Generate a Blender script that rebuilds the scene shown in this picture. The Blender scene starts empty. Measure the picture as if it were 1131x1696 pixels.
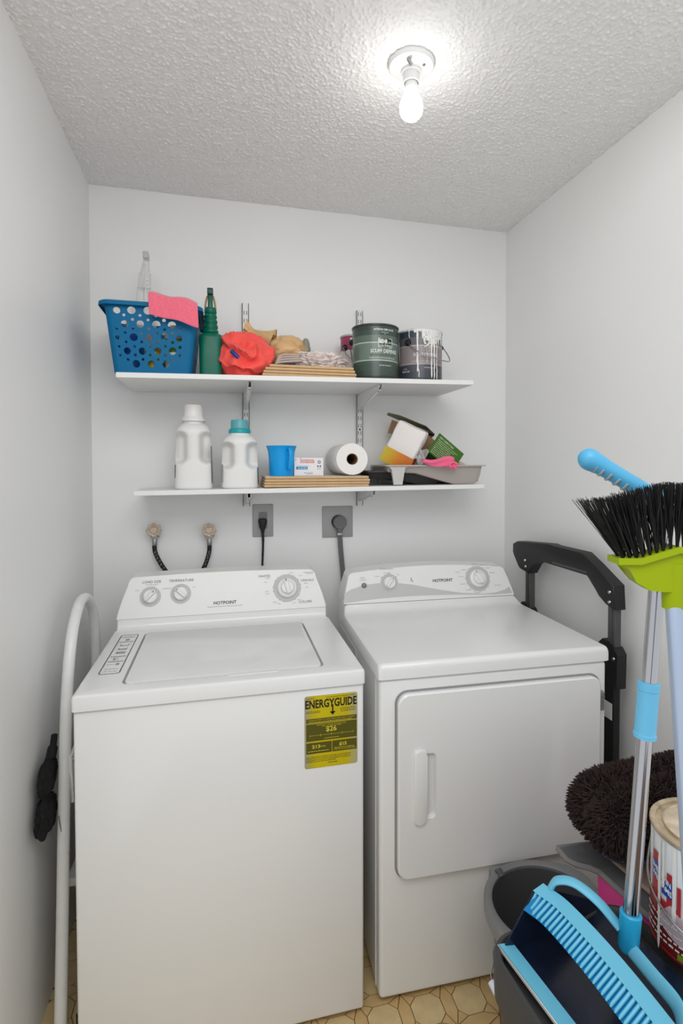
import bpy, bmesh, math, random
import numpy as np
from mathutils import Vector, Matrix, noise

random.seed(7)
scene = bpy.context.scene
COL = scene.collection
PI = math.pi

# ------------------------------------------------------------------ camera
cam_data = bpy.data.cameras.new('camera')
cam = bpy.data.objects.new('camera', cam_data)
COL.objects.link(cam)
_r = Vector((0.96767, -0.25223, -0.0004)); _u = Vector((0.00683, 0.02463, 0.99967)); _f = Vector((0.25214, 0.96735, -0.02556))
cam.matrix_world = Matrix(((_r.x, _u.x, -_f.x, 0.4545), (_r.y, _u.y, -_f.y, -2.2141), (_r.z, _u.z, -_f.z, 1.4313), (0, 0, 0, 1)))
cam_data.sensor_fit = 'HORIZONTAL'
cam_data.sensor_width = 36.0
cam_data.lens = 921.08 / 1131 * 36.0
cam_data.shift_x = -40.7 / 1131
cam_data.shift_y = -54.57 / 1131
cam_data.clip_start = 0.02
scene.camera = cam

# ------------------------------------------------------------------ light and exposure
scene.view_settings.view_transform = 'Standard'
scene.view_settings.look = 'None'
scene.view_settings.exposure = -0.36
scene.view_settings.gamma = 1.0
scene.view_settings.use_curve_mapping = False
world = bpy.data.worlds.new('world'); scene.world = world
world.use_nodes = True
world.node_tree.nodes['Background'].inputs[0].default_value = (0.955, 0.98, 1.0, 1)
world.node_tree.nodes['Background'].inputs[1].default_value = 1.26

def area_light(name, loc, target, sx, sy, power, color=(1, 1, 1)):
    d = bpy.data.lights.new(name, 'AREA'); d.shape = 'RECTANGLE'; d.size = sx; d.size_y = sy
    d.energy = power; d.color = color
    o = bpy.data.objects.new(name, d); COL.objects.link(o)
    o.location = loc
    o.rotation_euler = (Vector(target) - Vector(loc)).to_track_quat('-Z', 'Y').to_euler()
    return o
FILL_POWER = 17.0
BULB_EMISSION = 27.0
area_light('fill_light', (0.55, -2.2, 2.40), (0.75, -0.5, 0.85), 1.3, 0.8, FILL_POWER, (1.0, 0.99, 0.98))  # unseen fill lamp, added to brighten the appliance tops from above

# ------------------------------------------------------------------ materials
def lin(c):
    out = []
    for v in c[:3]:
        v = v / 255.0
        out.append(v / 12.92 if v <= 0.04045 else ((v + 0.055) / 1.055) ** 2.4)
    return (out[0], out[1], out[2], 1.0)

MATS = {}
def mat(name, rgb=(200, 200, 200), rough=0.5, metal=0.0, bump=0.0, bscale=100.0, var=0.0, vscale=8.0, spec=0.5,
        trans=0.0, ior=1.45, alpha=1.0, emit=0.0, coat=0.0, sheen=0.0, sss=0.0):
    if name in MATS: return MATS[name]
    m = bpy.data.materials.new(name); m.use_nodes = True
    nt = m.node_tree; b = nt.nodes['Principled BSDF']
    c = lin(rgb)
    b.inputs['Base Color'].default_value = c
    b.inputs['Roughness'].default_value = rough
    b.inputs['Metallic'].default_value = metal
    b.inputs['Specular IOR Level'].default_value = spec
    b.inputs['IOR'].default_value = ior
    b.inputs['Transmission Weight'].default_value = trans
    b.inputs['Alpha'].default_value = alpha
    b.inputs['Coat Weight'].default_value = coat
    b.inputs['Sheen Weight'].default_value = sheen
    b.inputs['Subsurface Weight'].default_value = sss
    if emit:
        b.inputs['Emission Color'].default_value = c
        b.inputs['Emission Strength'].default_value = emit
    tc = nt.nodes.new('ShaderNodeTexCoord')
    if var > 0:
        n = nt.nodes.new('ShaderNodeTexNoise'); n.inputs['Scale'].default_value = vscale; n.inputs['Detail'].default_value = 5
        nt.links.new(tc.outputs['Object'], n.inputs['Vector'])
        r = nt.nodes.new('ShaderNodeValToRGB')
        r.color_ramp.elements[0].position = 0.3; r.color_ramp.elements[1].position = 0.7
        r.color_ramp.elements[0].color = tuple(max(0, v * (1 - var)) for v in c[:3]) + (1,)
        r.color_ramp.elements[1].color = tuple(min(1, v * (1 + var)) for v in c[:3]) + (1,)
        nt.links.new(n.outputs['Fac'], r.inputs['Fac'])
        nt.links.new(r.outputs['Color'], b.inputs['Base Color'])
    if bump > 0:
        n = nt.nodes.new('ShaderNodeTexNoise'); n.inputs['Scale'].default_value = bscale; n.inputs['Detail'].default_value = 3
        nt.links.new(tc.outputs['Object'], n.inputs['Vector'])
        bp = nt.nodes.new('ShaderNodeBump'); bp.inputs['Strength'].default_value = bump; bp.inputs['Distance'].default_value = 0.002
        nt.links.new(n.outputs['Fac'], bp.inputs['Height'])
        nt.links.new(bp.outputs['Normal'], b.inputs['Normal'])
    MATS[name] = m
    return m

def band_mat(name, axis, bands, top, rough=0.35, metal=0.0, soft=False):
    """colour bands along one object axis: bands = [(start, rgb), ...] from 0 to top"""
    m = bpy.data.materials.new(name); m.use_nodes = True
    nt = m.node_tree; b = nt.nodes['Principled BSDF']
    b.inputs['Roughness'].default_value = rough; b.inputs['Metallic'].default_value = metal
    tc = nt.nodes.new('ShaderNodeTexCoord'); sx = nt.nodes.new('ShaderNodeSeparateXYZ')
    nt.links.new(tc.outputs['Object'], sx.inputs[0])
    dv = nt.nodes.new('ShaderNodeMath'); dv.operation = 'DIVIDE'; dv.inputs[1].default_value = top
    nt.links.new(sx.outputs[axis], dv.inputs[0])
    r = nt.nodes.new('ShaderNodeValToRGB'); r.color_ramp.interpolation = 'LINEAR' if soft else 'CONSTANT'
    els = r.color_ramp.elements
    while len(els) < len(bands): els.new(0.5)
    for e, (p, c) in zip(els, bands):
        e.position = max(0.0, min(1.0, p / top)); e.color = lin(c)
    nt.links.new(dv.outputs[0], r.inputs['Fac'])
    nt.links.new(r.outputs['Color'], b.inputs['Base Color'])
    MATS[name] = m
    return m

# ------------------------------------------------------------------ object helpers
def obj(name, bm, m, parent=None, smooth=True, angle=35, stuff=False):
    me = bpy.data.meshes.new(name)
    bmesh.ops.remove_doubles(bm, verts=bm.verts, dist=1e-6)
    if smooth:
        lim = math.radians(angle)
        for f in bm.faces: f.smooth = True
        for e in bm.edges:
            if len(e.link_faces) == 2:
                try: e.smooth = e.calc_face_angle() < lim
                except ValueError: pass
            else: e.smooth = False
    bm.to_mesh(me); bm.free()
    for mm in (m if isinstance(m, (list, tuple)) else [m]): me.materials.append(mm)
    o = bpy.data.objects.new(name, me); COL.objects.link(o)
    if parent: o.parent = parent
    if stuff or any(w in name for w in ('lettering', 'print', 'marks', 'slots', 'ribs', 'fleck', 'figures', 'panels', 'drip', 'spill', 'smear')): o['kind'] = 'stuff'
    return o

def thing(name, label, cat, loc=(0, 0, 0), rz=0.0, group=None, rot=None):
    o = bpy.data.objects.new(name, None); COL.objects.link(o)
    o.empty_display_size = 0.05
    o.location = loc; o.rotation_euler = rot if rot else (0, 0, rz)
    return tag(o, label, cat, group)

def tag(o, label, cat, group=None):
    o['label'] = label; o['category'] = cat
    if group: o['group'] = group
    return o

def structure(name, bm, m, parent=None, **k):
    o = obj(name, bm, m, parent, **k)
    if parent is None: o['kind'] = 'structure'
    return o

def NB(): return bmesh.new()

def merge(bm, tmp, M=None):
    if M is not None: tmp.transform(M)
    me = bpy.data.meshes.new('tmp'); tmp.to_mesh(me); tmp.free()
    bm.from_mesh(me); bpy.data.meshes.remove(me)
    return bm

def box(bm, lo, hi, bevel=0.0, seg=2, M=None):
    t = bmesh.new()
    bmesh.ops.create_cube(t, size=1.0)
    s = [hi[i] - lo[i] for i in range(3)]; c = [(hi[i] + lo[i]) / 2 for i in range(3)]
    for v in t.verts: v.co = Vector((c[0] + v.co.x * s[0], c[1] + v.co.y * s[1], c[2] + v.co.z * s[2]))
    if bevel > 0:
        bmesh.ops.bevel(t, geom=list(t.edges), offset=bevel, segments=seg, affect='EDGES', profile=0.5)
    return merge(bm, t, M)

def bx(lo, hi, bevel=0.0, seg=2, M=None): return box(NB(), lo, hi, bevel, seg, M)

def rrect(x0, y0, x1, y1, r, n=6):
    pts = []
    for cx, cy, a0 in ((x1 - r, y0 + r, -90), (x1 - r, y1 - r, 0), (x0 + r, y1 - r, 90), (x0 + r, y0 + r, 180)):
        for i in range(n + 1):
            a = math.radians(a0 + 90 * i / n)
            pts.append((cx + r * math.cos(a), cy + r * math.sin(a)))
    return pts

def circle(cx, cy, r, n=20): return [(cx + r * math.cos(2 * PI * i / n), cy + r * math.sin(2 * PI * i / n)) for i in range(n)]

def prism(bm, pts, d0, d1, f, bevel=0.0, seg=2):
    """extrude a polygon (a,b) between depth d0 and d1; f(a,b,d) -> xyz"""
    t = bmesh.new()
    A = [t.verts.new((p[0], p[1], d0)) for p in pts]; B = [t.verts.new((p[0], p[1], d1)) for p in pts]
    n = len(pts)
    t.faces.new(list(reversed(A))); top = t.faces.new(B)
    for i in range(n): t.faces.new((A[i], A[(i + 1) % n], B[(i + 1) % n], B[i]))
    if bevel > 0:
        bmesh.ops.bevel(t, geom=list(top.edges), offset=bevel, segments=seg, affect='EDGES', profile=0.5)
    bmesh.ops.recalc_face_normals(t, faces=t.faces)
    for v in t.verts: v.co = Vector(f(*v.co))
    bmesh.ops.recalc_face_normals(t, faces=t.faces)
    return merge(bm, t)

def holed(bm, outer, holes, f):
    """flat plate with holes, mapped by f(a,b) -> xyz"""
    t = bmesh.new(); edges = []
    for loop in [outer] + holes:
        vs = [t.verts.new((p[0], p[1], 0)) for p in loop]
        for i in range(len(vs)): edges.append(t.edges.new((vs[i], vs[(i + 1) % len(vs)])))
    bmesh.ops.triangle_fill(t, use_beauty=True, use_dissolve=False, edges=edges)
    for fc in t.faces:
        if fc.normal.z < 0: fc.normal_flip()
    for v in t.verts: v.co = Vector(f(v.co.x, v.co.y))
    return merge(bm, t)

def lathe(bm, prof, n=32, c=(0, 0, 0), M=None, closed=True):
    t = bmesh.new(); rings = []
    for r, z in prof:
        if r < 1e-6: rings.append([t.verts.new((0, 0, z))])
        else: rings.append([t.verts.new((r * math.cos(2 * PI * i / n), r * math.sin(2 * PI * i / n), z)) for i in range(n)])
    for a, b in zip(rings[:-1], rings[1:]):
        for i in range(n):
            j = (i + 1) % n
            if len(a) == 1 and len(b) == 1: continue
            if len(a) == 1: t.faces.new((a[0], b[j], b[i]))
            elif len(b) == 1: t.faces.new((a[i], a[j], b[0]))
            else: t.faces.new((a[i], a[j], b[j], b[i]))
    bmesh.ops.recalc_face_normals(t, faces=t.faces)
    bmesh.ops.translate(t, verts=t.verts, vec=Vector(c)) if M is None else None
    return merge(bm, t, M)

def tube(bm, pts, r, n=12, cap=True, flat=1.0, up=None):
    """round tube along points; r is one radius or one per point; flat squeezes one axis"""
    pts = [Vector(p) for p in pts]
    rr = list(r) if isinstance(r, (list, tuple)) else [r] * len(pts)
    t = bmesh.new(); rings = []; N = None
    for i, p in enumerate(pts):
        d = (pts[min(i + 1, len(pts) - 1)] - pts[max(i - 1, 0)]).normalized()
        if N is None:
            N = Vector(up) if up else (Vector((0, 0, 1)) if abs(d.z) < 0.9 else Vector((1, 0, 0)))
        N = (N - d * N.dot(d)).normalized(); B = d.cross(N)
        rings.append([t.verts.new(p + N * (rr[i] * math.cos(2 * PI * k / n)) + B * (rr[i] * flat * math.sin(2 * PI * k / n))) for k in range(n)])
    for a, b in zip(rings[:-1], rings[1:]):
        for k in range(n): t.faces.new((a[k], a[(k + 1) % n], b[(k + 1) % n], b[k]))
    if cap:
        t.faces.new(list(reversed(rings[0]))); t.faces.new(rings[-1])
    bmesh.ops.recalc_face_normals(t, faces=t.faces)
    return merge(bm, t)

def catmull(ctrl, k=6):
    P = [Vector(p) for p in ctrl]; P = [2 * P[0] - P[1]] + P + [2 * P[-1] - P[-2]]; out = []
    for i in range(1, len(P) - 2):
        for s in range(k):
            t = s / k
            out.append(0.5 * ((2 * P[i]) + (P[i + 1] - P[i - 1]) * t + (2 * P[i - 1] - 5 * P[i] + 4 * P[i + 1] - P[i + 2]) * t * t
                              + (3 * P[i] - P[i - 1] - 3 * P[i + 1] + P[i + 2]) * t ** 3))
    out.append(P[-2]); return out

def loft(bm, rings, cap=True, close=True):
    """rings: lists of equally many points"""
    t = bmesh.new(); R = [[t.verts.new(p) for p in ring] for ring in rings]; n = len(R[0])
    for a, b in zip(R[:-1], R[1:]):
        for k in range(n if close else n - 1): t.faces.new((a[k], a[(k + 1) % n], b[(k + 1) % n], b[k]))
    if cap:
        t.faces.new(list(reversed(R[0]))); t.faces.new(R[-1])
    bmesh.ops.recalc_face_normals(t, faces=t.faces)
    return merge(bm, t)

def fbm(x, y, z, o=4):
    return noise.fractal(Vector((x, y, z)), 1.0, 2.0, o)

def blob(bm, c, rad, func=None, n=48):
    t = bmesh.new()
    bmesh.ops.create_uvsphere(t, u_segments=n, v_segments=n // 2, radius=1.0)
    for v in t.verts:
        d = v.co.normalized(); k = func(d) if func else 1.0
        v.co = Vector((c[0] + d.x * rad[0] * k, c[1] + d.y * rad[1] * k, c[2] + d.z * rad[2] * k))
    return merge(bm, t)

def subdiv_smooth(o, levels=1):
    md = o.modifiers.new('subdivision', 'SUBSURF'); md.levels = levels; md.render_levels = levels
    return o

def solidify(o, th, off=-1):
    md = o.modifiers.new('thickness', 'SOLIDIFY'); md.thickness = th; md.offset = off
    return o

TXT = {}
def text_geo(s, bold=0.0):
    key = (s, bold)
    if key in TXT: return TXT[key]
    cu = bpy.data.curves.new('t', 'FONT'); cu.body = s; cu.size = 1.0; cu.resolution_u = 2; cu.offset = bold
    o = bpy.data.objects.new('t', cu)
    me = o.to_mesh()
    vs = [tuple(v.co) for v in me.vertices]; fs = [tuple(p.vertices) for p in me.polygons]
    o.to_mesh_clear(); bpy.data.objects.remove(o); bpy.data.curves.remove(cu)
    TXT[key] = (vs, fs); return TXT[key]

def text(bm, s, f, h, a=0, b=0, align='C', bold=0.0, sx=1.0, width=None):
    """flat lettering: cap height h, placed at (a,b) in the surface coordinates mapped by f(a,b)"""
    vs, fs = text_geo(s, bold)
    if not vs: return bm
    k = h / 0.69
    x0 = min(v[0] for v in vs); x1 = max(v[0] for v in vs)
    kx = k * sx
    if width: kx = width / (x1 - x0)
    off = {'C': (x0 + x1) / 2, 'L': x0, 'R': x1}[align]
    t = bmesh.new()
    V = [t.verts.new(f(a + (v[0] - off) * kx, b + v[1] * k)) for v in vs]
    for fc in fs:
        try: t.faces.new([V[i] for i in fc])
        except ValueError: pass
    return merge(bm, t)

def quad(bm, f, a0, b0, a1, b1, nx=1):
    t = bmesh.new()
    rows = [[t.verts.new(f(a0 + (a1 - a0) * i / nx, b)) for i in range(nx + 1)] for b in (b0, b1)]
    for i in range(nx): t.faces.new((rows[0][i], rows[0][i + 1], rows[1][i + 1], rows[1][i]))
    return merge(bm, t)

def lines(bm, f, a0, b, a1, h, n=1):
    """one row of illegible small print as short strokes"""
    rnd = random.Random(int(a0 * 1e5) + int(b * 1e5)); x = a0
    while x < a1:
        w = min(h * (1.2 + 2.5 * rnd.random()), a1 - x)
        quad(bm, f, x, b, x + w, b + h * (0.6 + 0.3 * rnd.random()), n); x += w + h * 0.7
    return bm

def ring2d(bm, f, ca, cb, r0, r1, n=40, a0=0, a1=2 * PI):
    t = bmesh.new()
    I = [t.verts.new(f(ca + r0 * math.cos(a0 + (a1 - a0) * i / n), cb + r0 * math.sin(a0 + (a1 - a0) * i / n))) for i in range(n + 1)]
    O = [t.verts.new(f(ca + r1 * math.cos(a0 + (a1 - a0) * i / n), cb + r1 * math.sin(a0 + (a1 - a0) * i / n))) for i in range(n + 1)]
    for i in range(n): t.faces.new((I[i], O[i], O[i + 1], I[i + 1]))
    return merge(bm, t)

def poly2d(bm, f, pts):
    t = bmesh.new(); t.faces.new([t.verts.new(f(*p)) for p in pts])
    bmesh.ops.triangulate(t, faces=t.faces)
    return merge(bm, t)

# ------------------------------------------------------------------ common materials
WALL = mat('wall_paint', (238, 238, 237), 0.42, bump=0.06, bscale=60, var=0.015, vscale=2.5)
CEIL = mat('popcorn_plaster', (245, 245, 244), 0.75)
ENAMEL = mat('white_enamel', (228, 228, 226), 0.22, coat=0.25, spec=0.5)
ENAMEL_P = mat('white_plastic', (226, 226, 223), 0.32)
SHELFW = mat('white_melamine', (234, 234, 232), 0.4)
STEELW = mat('white_painted_steel', (228, 228, 226), 0.35)
BLACKP = mat('black_plastic', (22, 22, 23), 0.45)
INK = mat('dark_print', (62, 62, 64), 0.5)
INK2 = mat('grey_print', (150, 150, 150), 0.5)
GREYP = mat('grey_dial_print', (186, 186, 185), 0.4)
CHROME = mat('chrome', (176, 176, 180), 0.14, metal=1.0)
ZINC = mat('zinc_metal', (168, 168, 166), 0.35, metal=1.0)
SLOT = mat('slot_dark', (58, 58, 58), 0.8)
BOARD = mat('raw_particle_board_edge', (206, 172, 128), 0.75, var=0.05, vscale=60)
PAPER = mat('white_paper', (240, 236, 232), 0.85, bump=0.25, bscale=250)

# ================================================================== SETTING
W, H = 1.663, 2.444
YF = -1.36            # closet side walls end at its doorway, cut short to let more world light in
structure('wall_back', bx((-0.1, 0, 0), (W + 0.1, 0.1, H)), WALL)
structure('wall_left', bx((-0.1, YF, 0), (0, 0, H)), WALL)
structure('wall_right', bx((W, YF, 0), (W + 0.1, 0, H)), WALL)

# popcorn ceiling: real bumps on a fine grid where it shows, flat beyond
def ceiling():
    step = 0.0025
    nx = int(W / step) + 1; y0, y1 = -1.34, 0.0; ny = int((y1 - y0) / step) + 1
    rng = np.random.default_rng(3)
    hgt = np.zeros((ny, nx))
    for rad, amp, cnt in ((2, 1.0, 15000), (1.5, 0.8, 22000), (2.6, 0.9, 4000)):
        cx = rng.integers(0, nx, cnt); cy = rng.integers(0, ny, cnt)
        a = amp * rng.uniform(0.4, 1.0, cnt)
        sx = rng.uniform(0.7, 1.4, cnt) * rad * 0.55; sy = rng.uniform(0.7, 1.4, cnt) * rad * 0.55
        for i in range(cnt):
            xa, xb = max(0, cx[i] - int(2 * rad)), min(nx, cx[i] + int(2 * rad) + 1); ya, yb = max(0, cy[i] - int(2 * rad)), min(ny, cy[i] + int(2 * rad) + 1)
            gx = np.exp(-((np.arange(xa, xb) - cx[i]) / sx[i]) ** 2); gy = np.exp(-((np.arange(ya, yb) - cy[i]) / sy[i]) ** 2)
            p = a[i] * np.outer(gy, gx)
            hgt[ya:yb, xa:xb] = np.maximum(hgt[ya:yb, xa:xb], p)
    xs = np.linspace(0, W, nx); ys = np.linspace(y0, y1, ny)
    X, Y = np.meshgrid(xs, ys)
    edge = np.ones_like(hgt)
    Z = H - 0.0010 - hgt * 0.0042
    co = np.stack([X, Y, Z], -1).reshape(-1, 3).astype(np.float32)
    idx = np.arange(nx * ny).reshape(ny, nx)
    q = np.stack([idx[:-1, :-1], idx[1:, :-1], idx[1:, 1:], idx[:-1, 1:]], -1).reshape(-1, 4)
    base = len(co)
    extra = np.array([(0, y0, H - 0.003), (W, y0, H - 0.003), (W, YF, H - 0.003), (0, YF, H - 0.003),
                      (-0.1, YF, H), (W + .1, YF, H), (W + .1, 0.1, H), (-.1, .1, H),
                      (-0.1, YF, H + .1), (W + .1, YF, H + .1), (W + .1, 0.1, H + .1), (-.1, .1, H + .1)], np.float32)
    co = np.vstack([co, extra])
    qq = np.array([(0, 1, 2, 3), (8, 9, 10, 11), (4, 5, 9, 8), (6, 7, 11, 10), (5, 6, 10, 9), (7, 4, 8, 11)]) + base
    q = np.vstack([q, qq])
    me = bpy.data.meshes.new('ceiling')
    me.vertices.add(len(co)); me.vertices.foreach_set('co', co.ravel())
    me.loops.add(q.size); me.loops.foreach_set('vertex_index', q.ravel().astype(np.int32))
    me.polygons.add(len(q)); me.polygons.foreach_set('loop_start', (np.arange(len(q)) * 4).astype(np.int32))
    me.polygons.foreach_set('use_smooth', np.ones(len(q), bool))
    me.update(calc_edges=True); me.validate()
    me.materials.append(CEIL)
    o = bpy.data.objects.new('ceiling', me); COL.objects.link(o); o['kind'] = 'structure'
ceiling()

# floor: octagon, pointed hexagon and kite pieces of the tan sheet vinyl
GROUT = mat('brown_floor_joint', (122, 88, 52), 0.6)
TILE = mat('tan_vinyl_octagon', (210, 186, 138), 0.42, var=0.10, vscale=22, bump=0.08, bscale=150)
TILE2 = mat('tan_vinyl_link', (204, 172, 120), 0.42, var=0.10, vscale=22, bump=0.08, bscale=150)
floor = structure('floor', bx((-0.1, -4.2, -0.06), (W + 0.1, 0.1, -0.0016)), GROUT)
def shrink(pts, d):
    cx = sum(p[0] for p in pts) / len(pts); cy = sum(p[1] for p in pts) / len(pts)
    n = len(pts); out = []
    for i in range(n):
        p0, p1, p2 = Vector(pts[i - 1]), Vector(pts[i]), Vector(pts[(i + 1) % n])
        a = (p1 - p0).normalized(); b = (p2 - p1).normalized()
        na = Vector((-a.y, a.x)); nb = Vector((-b.y, b.x))
        m = (na + nb); m = m / max(0.2, m.dot(na))
        q = p1 + m * d; out.append((q.x, q.y))
    return out
TS = 0.118; hh = 0.042; cc = 0.021   # pitch, octagon half width, half side
octa = [(hh, -cc), (hh, cc), (cc, hh), (-cc, hh), (-hh, cc), (-hh, -cc), (-cc, -hh), (cc, -hh)]
g = TS / 2 - hh                       # half strip width
tip = TS / 2
hexa = [(g, -cc), (g, cc), (0, tip), (-g, cc), (-g, -cc), (0, -tip)]       # between octagons i and i+1 (vertical one)
hexb = [(cc, -g), (tip, 0), (cc, g), (-cc, g), (-tip, 0), (-cc, -g)]
# kite: octagon diagonal side, two hexagon flanks and the lattice corner
def tile_mesh(name, pts, m):
    bm = prism(NB(), shrink(pts, 0.0012), -0.0016, 0.0, lambda a, b, d: (a, b, d))
    me = bpy.data.meshes.new(name); bm.to_mesh(me); bm.free(); me.materials.append(m); return me
k4 = []
for sx, sy in ((1, 1), (-1, 1), (-1, -1), (1, -1)):
    # kite seen from the lattice corner at the origin
    a = (sx * g, sy * (tip - cc)); b = (sx * (tip - cc), sy * g)
    p = [(0, 0), b, a] if sx * sy > 0 else [(0, 0), a, b]
    k4.append(p)
m_oct = tile_mesh('octagon_tile', octa, TILE); m_ha = tile_mesh('hexagon_tile', hexa, TILE2); m_hb = tile_mesh('hexagon_tile', hexb, TILE2)
m_k = [tile_mesh('corner_tile', p, TILE2) for p in k4]
OX, OY = 0.735, -0.875
def place(me, name, x, y):
    o = bpy.data.objects.new(name, me); COL.objects.link(o); o.location = (x, y, 0); o.parent = floor
rest = NB()
def rest_add(me, x, y):
    t = bmesh.new(); t.from_mesh(me); bmesh.ops.translate(t, verts=t.verts, vec=(x, y, 0)); merge(rest, t)
for i in range(-7, 9):
    for j in range(-10, 8):
        x, y = OX + i * TS, OY + j * TS
        if not (-0.02 < x < W - 0.02 and -1.9 < y < -0.06): continue
        near = 0.5 < x < 1.32 and -1.15 < y < -0.66
        for me, nm, dx, dy in [(m_oct, 'octagon_tile', 0, 0), (m_ha, 'hexagon_tile', TS / 2, 0), (m_hb, 'hexagon_tile', 0, TS / 2)] + \
                [(m_k[q], 'corner_tile', TS / 2, TS / 2) for q in range(4)]:
            if near: place(me, nm, x + dx, y + dy)
            else: rest_add(me, x + dx, y + dy)
obj('floor_tiles', rest, TILE, floor, smooth=False, stuff=True)

# ================================================================== CEILING LAMP
lamp = thing('ceiling_lamp', 'bare round-base ceiling lamp holder with a lit white bulb', 'lamp', (0.925, -0.862, H - 0.006))
PORC = mat('porcelain', (225, 225, 224), 0.3)
obj('lamp_base', lathe(NB(), [(0, 0.006), (0.0580, 0.006), (0.0580, -0.0035), (0.055, -0.0075), (0.034, -0.013), (0.0265, -0.0150), (0.0255, -0.022), (0, -0.022)], 48), PORC, lamp)
obj('socket', lathe(NB(), [(0.0205, -0.018), (0.0205, -0.044), (0.018, -0.046), (0.018, -0.02)], 32), PORC, lamp)
obj('bulb_neck', lathe(NB(), [(0.0155, -0.03), (0.0165, -0.052), (0.0178, -0.056), (0.0178, -0.0635), (0.0165, -0.066), (0, -0.066)], 32), ENAMEL_P, lamp)
BULB = mat('lit_bulb', (255, 253, 250), 0.4, emit=BULB_EMISSION)
obj('bulb', lathe(NB(), [(0.0163, -0.064), (0.0172, -0.070), (0.0205, -0.078), (0.0265, -0.090), (0.0298, -0.102), (0.0295, -0.112), (0.0262, -0.123), (0.0195, -0.131), (0.010, -0.1355), (0, -0.137)], 32), BULB, lamp)
sw = NB(); tube(sw, [(-0.020, -0.034, -0.012), (-0.015, -0.036, -0.021), (-0.012, -0.036, -0.0255)], [0.0045, 0.0045, 0.0042], 10)
obj('pull_switch', sw, ZINC, lamp)
obj('mounting_screw', lathe(NB(), [(0, -0.0175), (0.004, -0.0175), (0.004, -0.0145), (0, -0.0145)], 10, c=(0.024, -0.026, 0.004)), ZINC, lamp)

# ================================================================== SHELVING
UZ = lambda x: 1.7185 + (x - 0.141) * 0.0165         # top of the upper board (it hangs slightly out of level)
LZ = lambda x: 1.3455 + (x - 0.175) * 0.0085
def shelf(x0, x1, depth, zf, th, label):
    t = thing('wall_shelf', label, 'shelf', ((x0 + x1) / 2, 0, zf((x0 + x1) / 2)), rot=(0, -math.atan((zf(x1) - zf(x0)) / (x1 - x0)), 0))
    w = (x1 - x0) / 2
    obj('board', bx((-w, -depth, -th), (w, -0.004, 0), 0.0012, 1), SHELFW, t)
    return t
shelf(0.141, 1.346, 0.348, UZ, 0.0165, 'upper white wall shelf board carrying paint cans and the blue basket')
shelf(0.175, 1.438, 0.254, LZ, 0.0165, 'lower white wall shelf board carrying jugs, paper roll and paint tray')
for x, zt, zb, which in ((0.549, 2.053, 1.27, 'left slotted white wall standard behind the red bag'), (1.002, 2.056, 1.265, 'right slotted white wall standard behind the paint cans')):
    t = thing('shelf_standard', which, 'shelf standard', (x, 0, zb))
    h = zt - zb
    bm = NB(); box(bm, (-0.0125, -0.004, 0), (0.0125, 0, h)); box(bm, (-0.0125, -0.013, 0), (-0.0105, 0, h)); box(bm, (0.0105, -0.013, 0), (0.0125, 0, h))
    obj('channel', box(bm, (-0.0125, -0.013, 0), (0.0125, -0.0115, h)), STEELW, t)
    bm = NB(); z = 0.018
    while z < h - 0.02:
        for s in (-0.0052, 0.0052): box(bm, (s - 0.0011, -0.0136, z), (s + 0.0011, -0.0125, z + 0.0150))
        z += 0.030
    obj('slots', bm, SLOT, t, smooth=False)
    for z in (0.31, 0.62): obj('screw', lathe(NB(), [(0, 0), (0.0036, 0), (0.0036, 0.0025), (0, 0.0025)], 12, M=Matrix.Translation((0, -0.013, z)) @ Matrix.Rotation(PI / 2, 4, 'X')), SLOT, t)
def bracket(x, zf, ln, drop, label):
    z = zf(x) - 0.0165
    t = thing('shelf_bracket', label, 'shelf bracket', (x, -0.0135, z))
    pts = [(0, -0.001), (-ln, -0.001), (-ln, -0.012), (-ln + 0.02, -0.018), (-0.012, -drop), (0, -drop)]
    bm = NB()
    for s in (-0.0062, 0.0047): prism(bm, pts, s, s + 0.0015, lambda a, b, d: (d, a, b))
    prism(bm, [(-ln + 0.02, -0.0165), (-ln + 0.02, -0.0185), (-0.012, -drop - 0.001), (-0.012, -drop + 0.001)], -0.0062, 0.0062, lambda a, b, d: (d, a, b))
    obj('arm', bm, STEELW, t, smooth=False)
    obj('screw_hole', lathe(NB(), [(0, 0), (0.0026, 0), (0.0026, 0.0012), (0, 0.0012)], 10, M=Matrix.Translation((0, -ln + 0.035, -0.0195 - 0.0035)) @ Matrix.Rotation(PI, 4, 'X')), SLOT, t)
bracket(0.549, UZ, 0.31, 0.062, 'white shelf bracket under upper shelf, below the red bag')
bracket(1.002, UZ, 0.31, 0.062, 'white shelf bracket under upper shelf, below the dark green can')
bracket(0.549, LZ, 0.22, 0.052, 'white shelf bracket under lower shelf, near the teal-capped jug')
bracket(1.002, LZ, 0.22, 0.052, 'white shelf bracket under lower shelf, near the paper towel roll')

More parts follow.
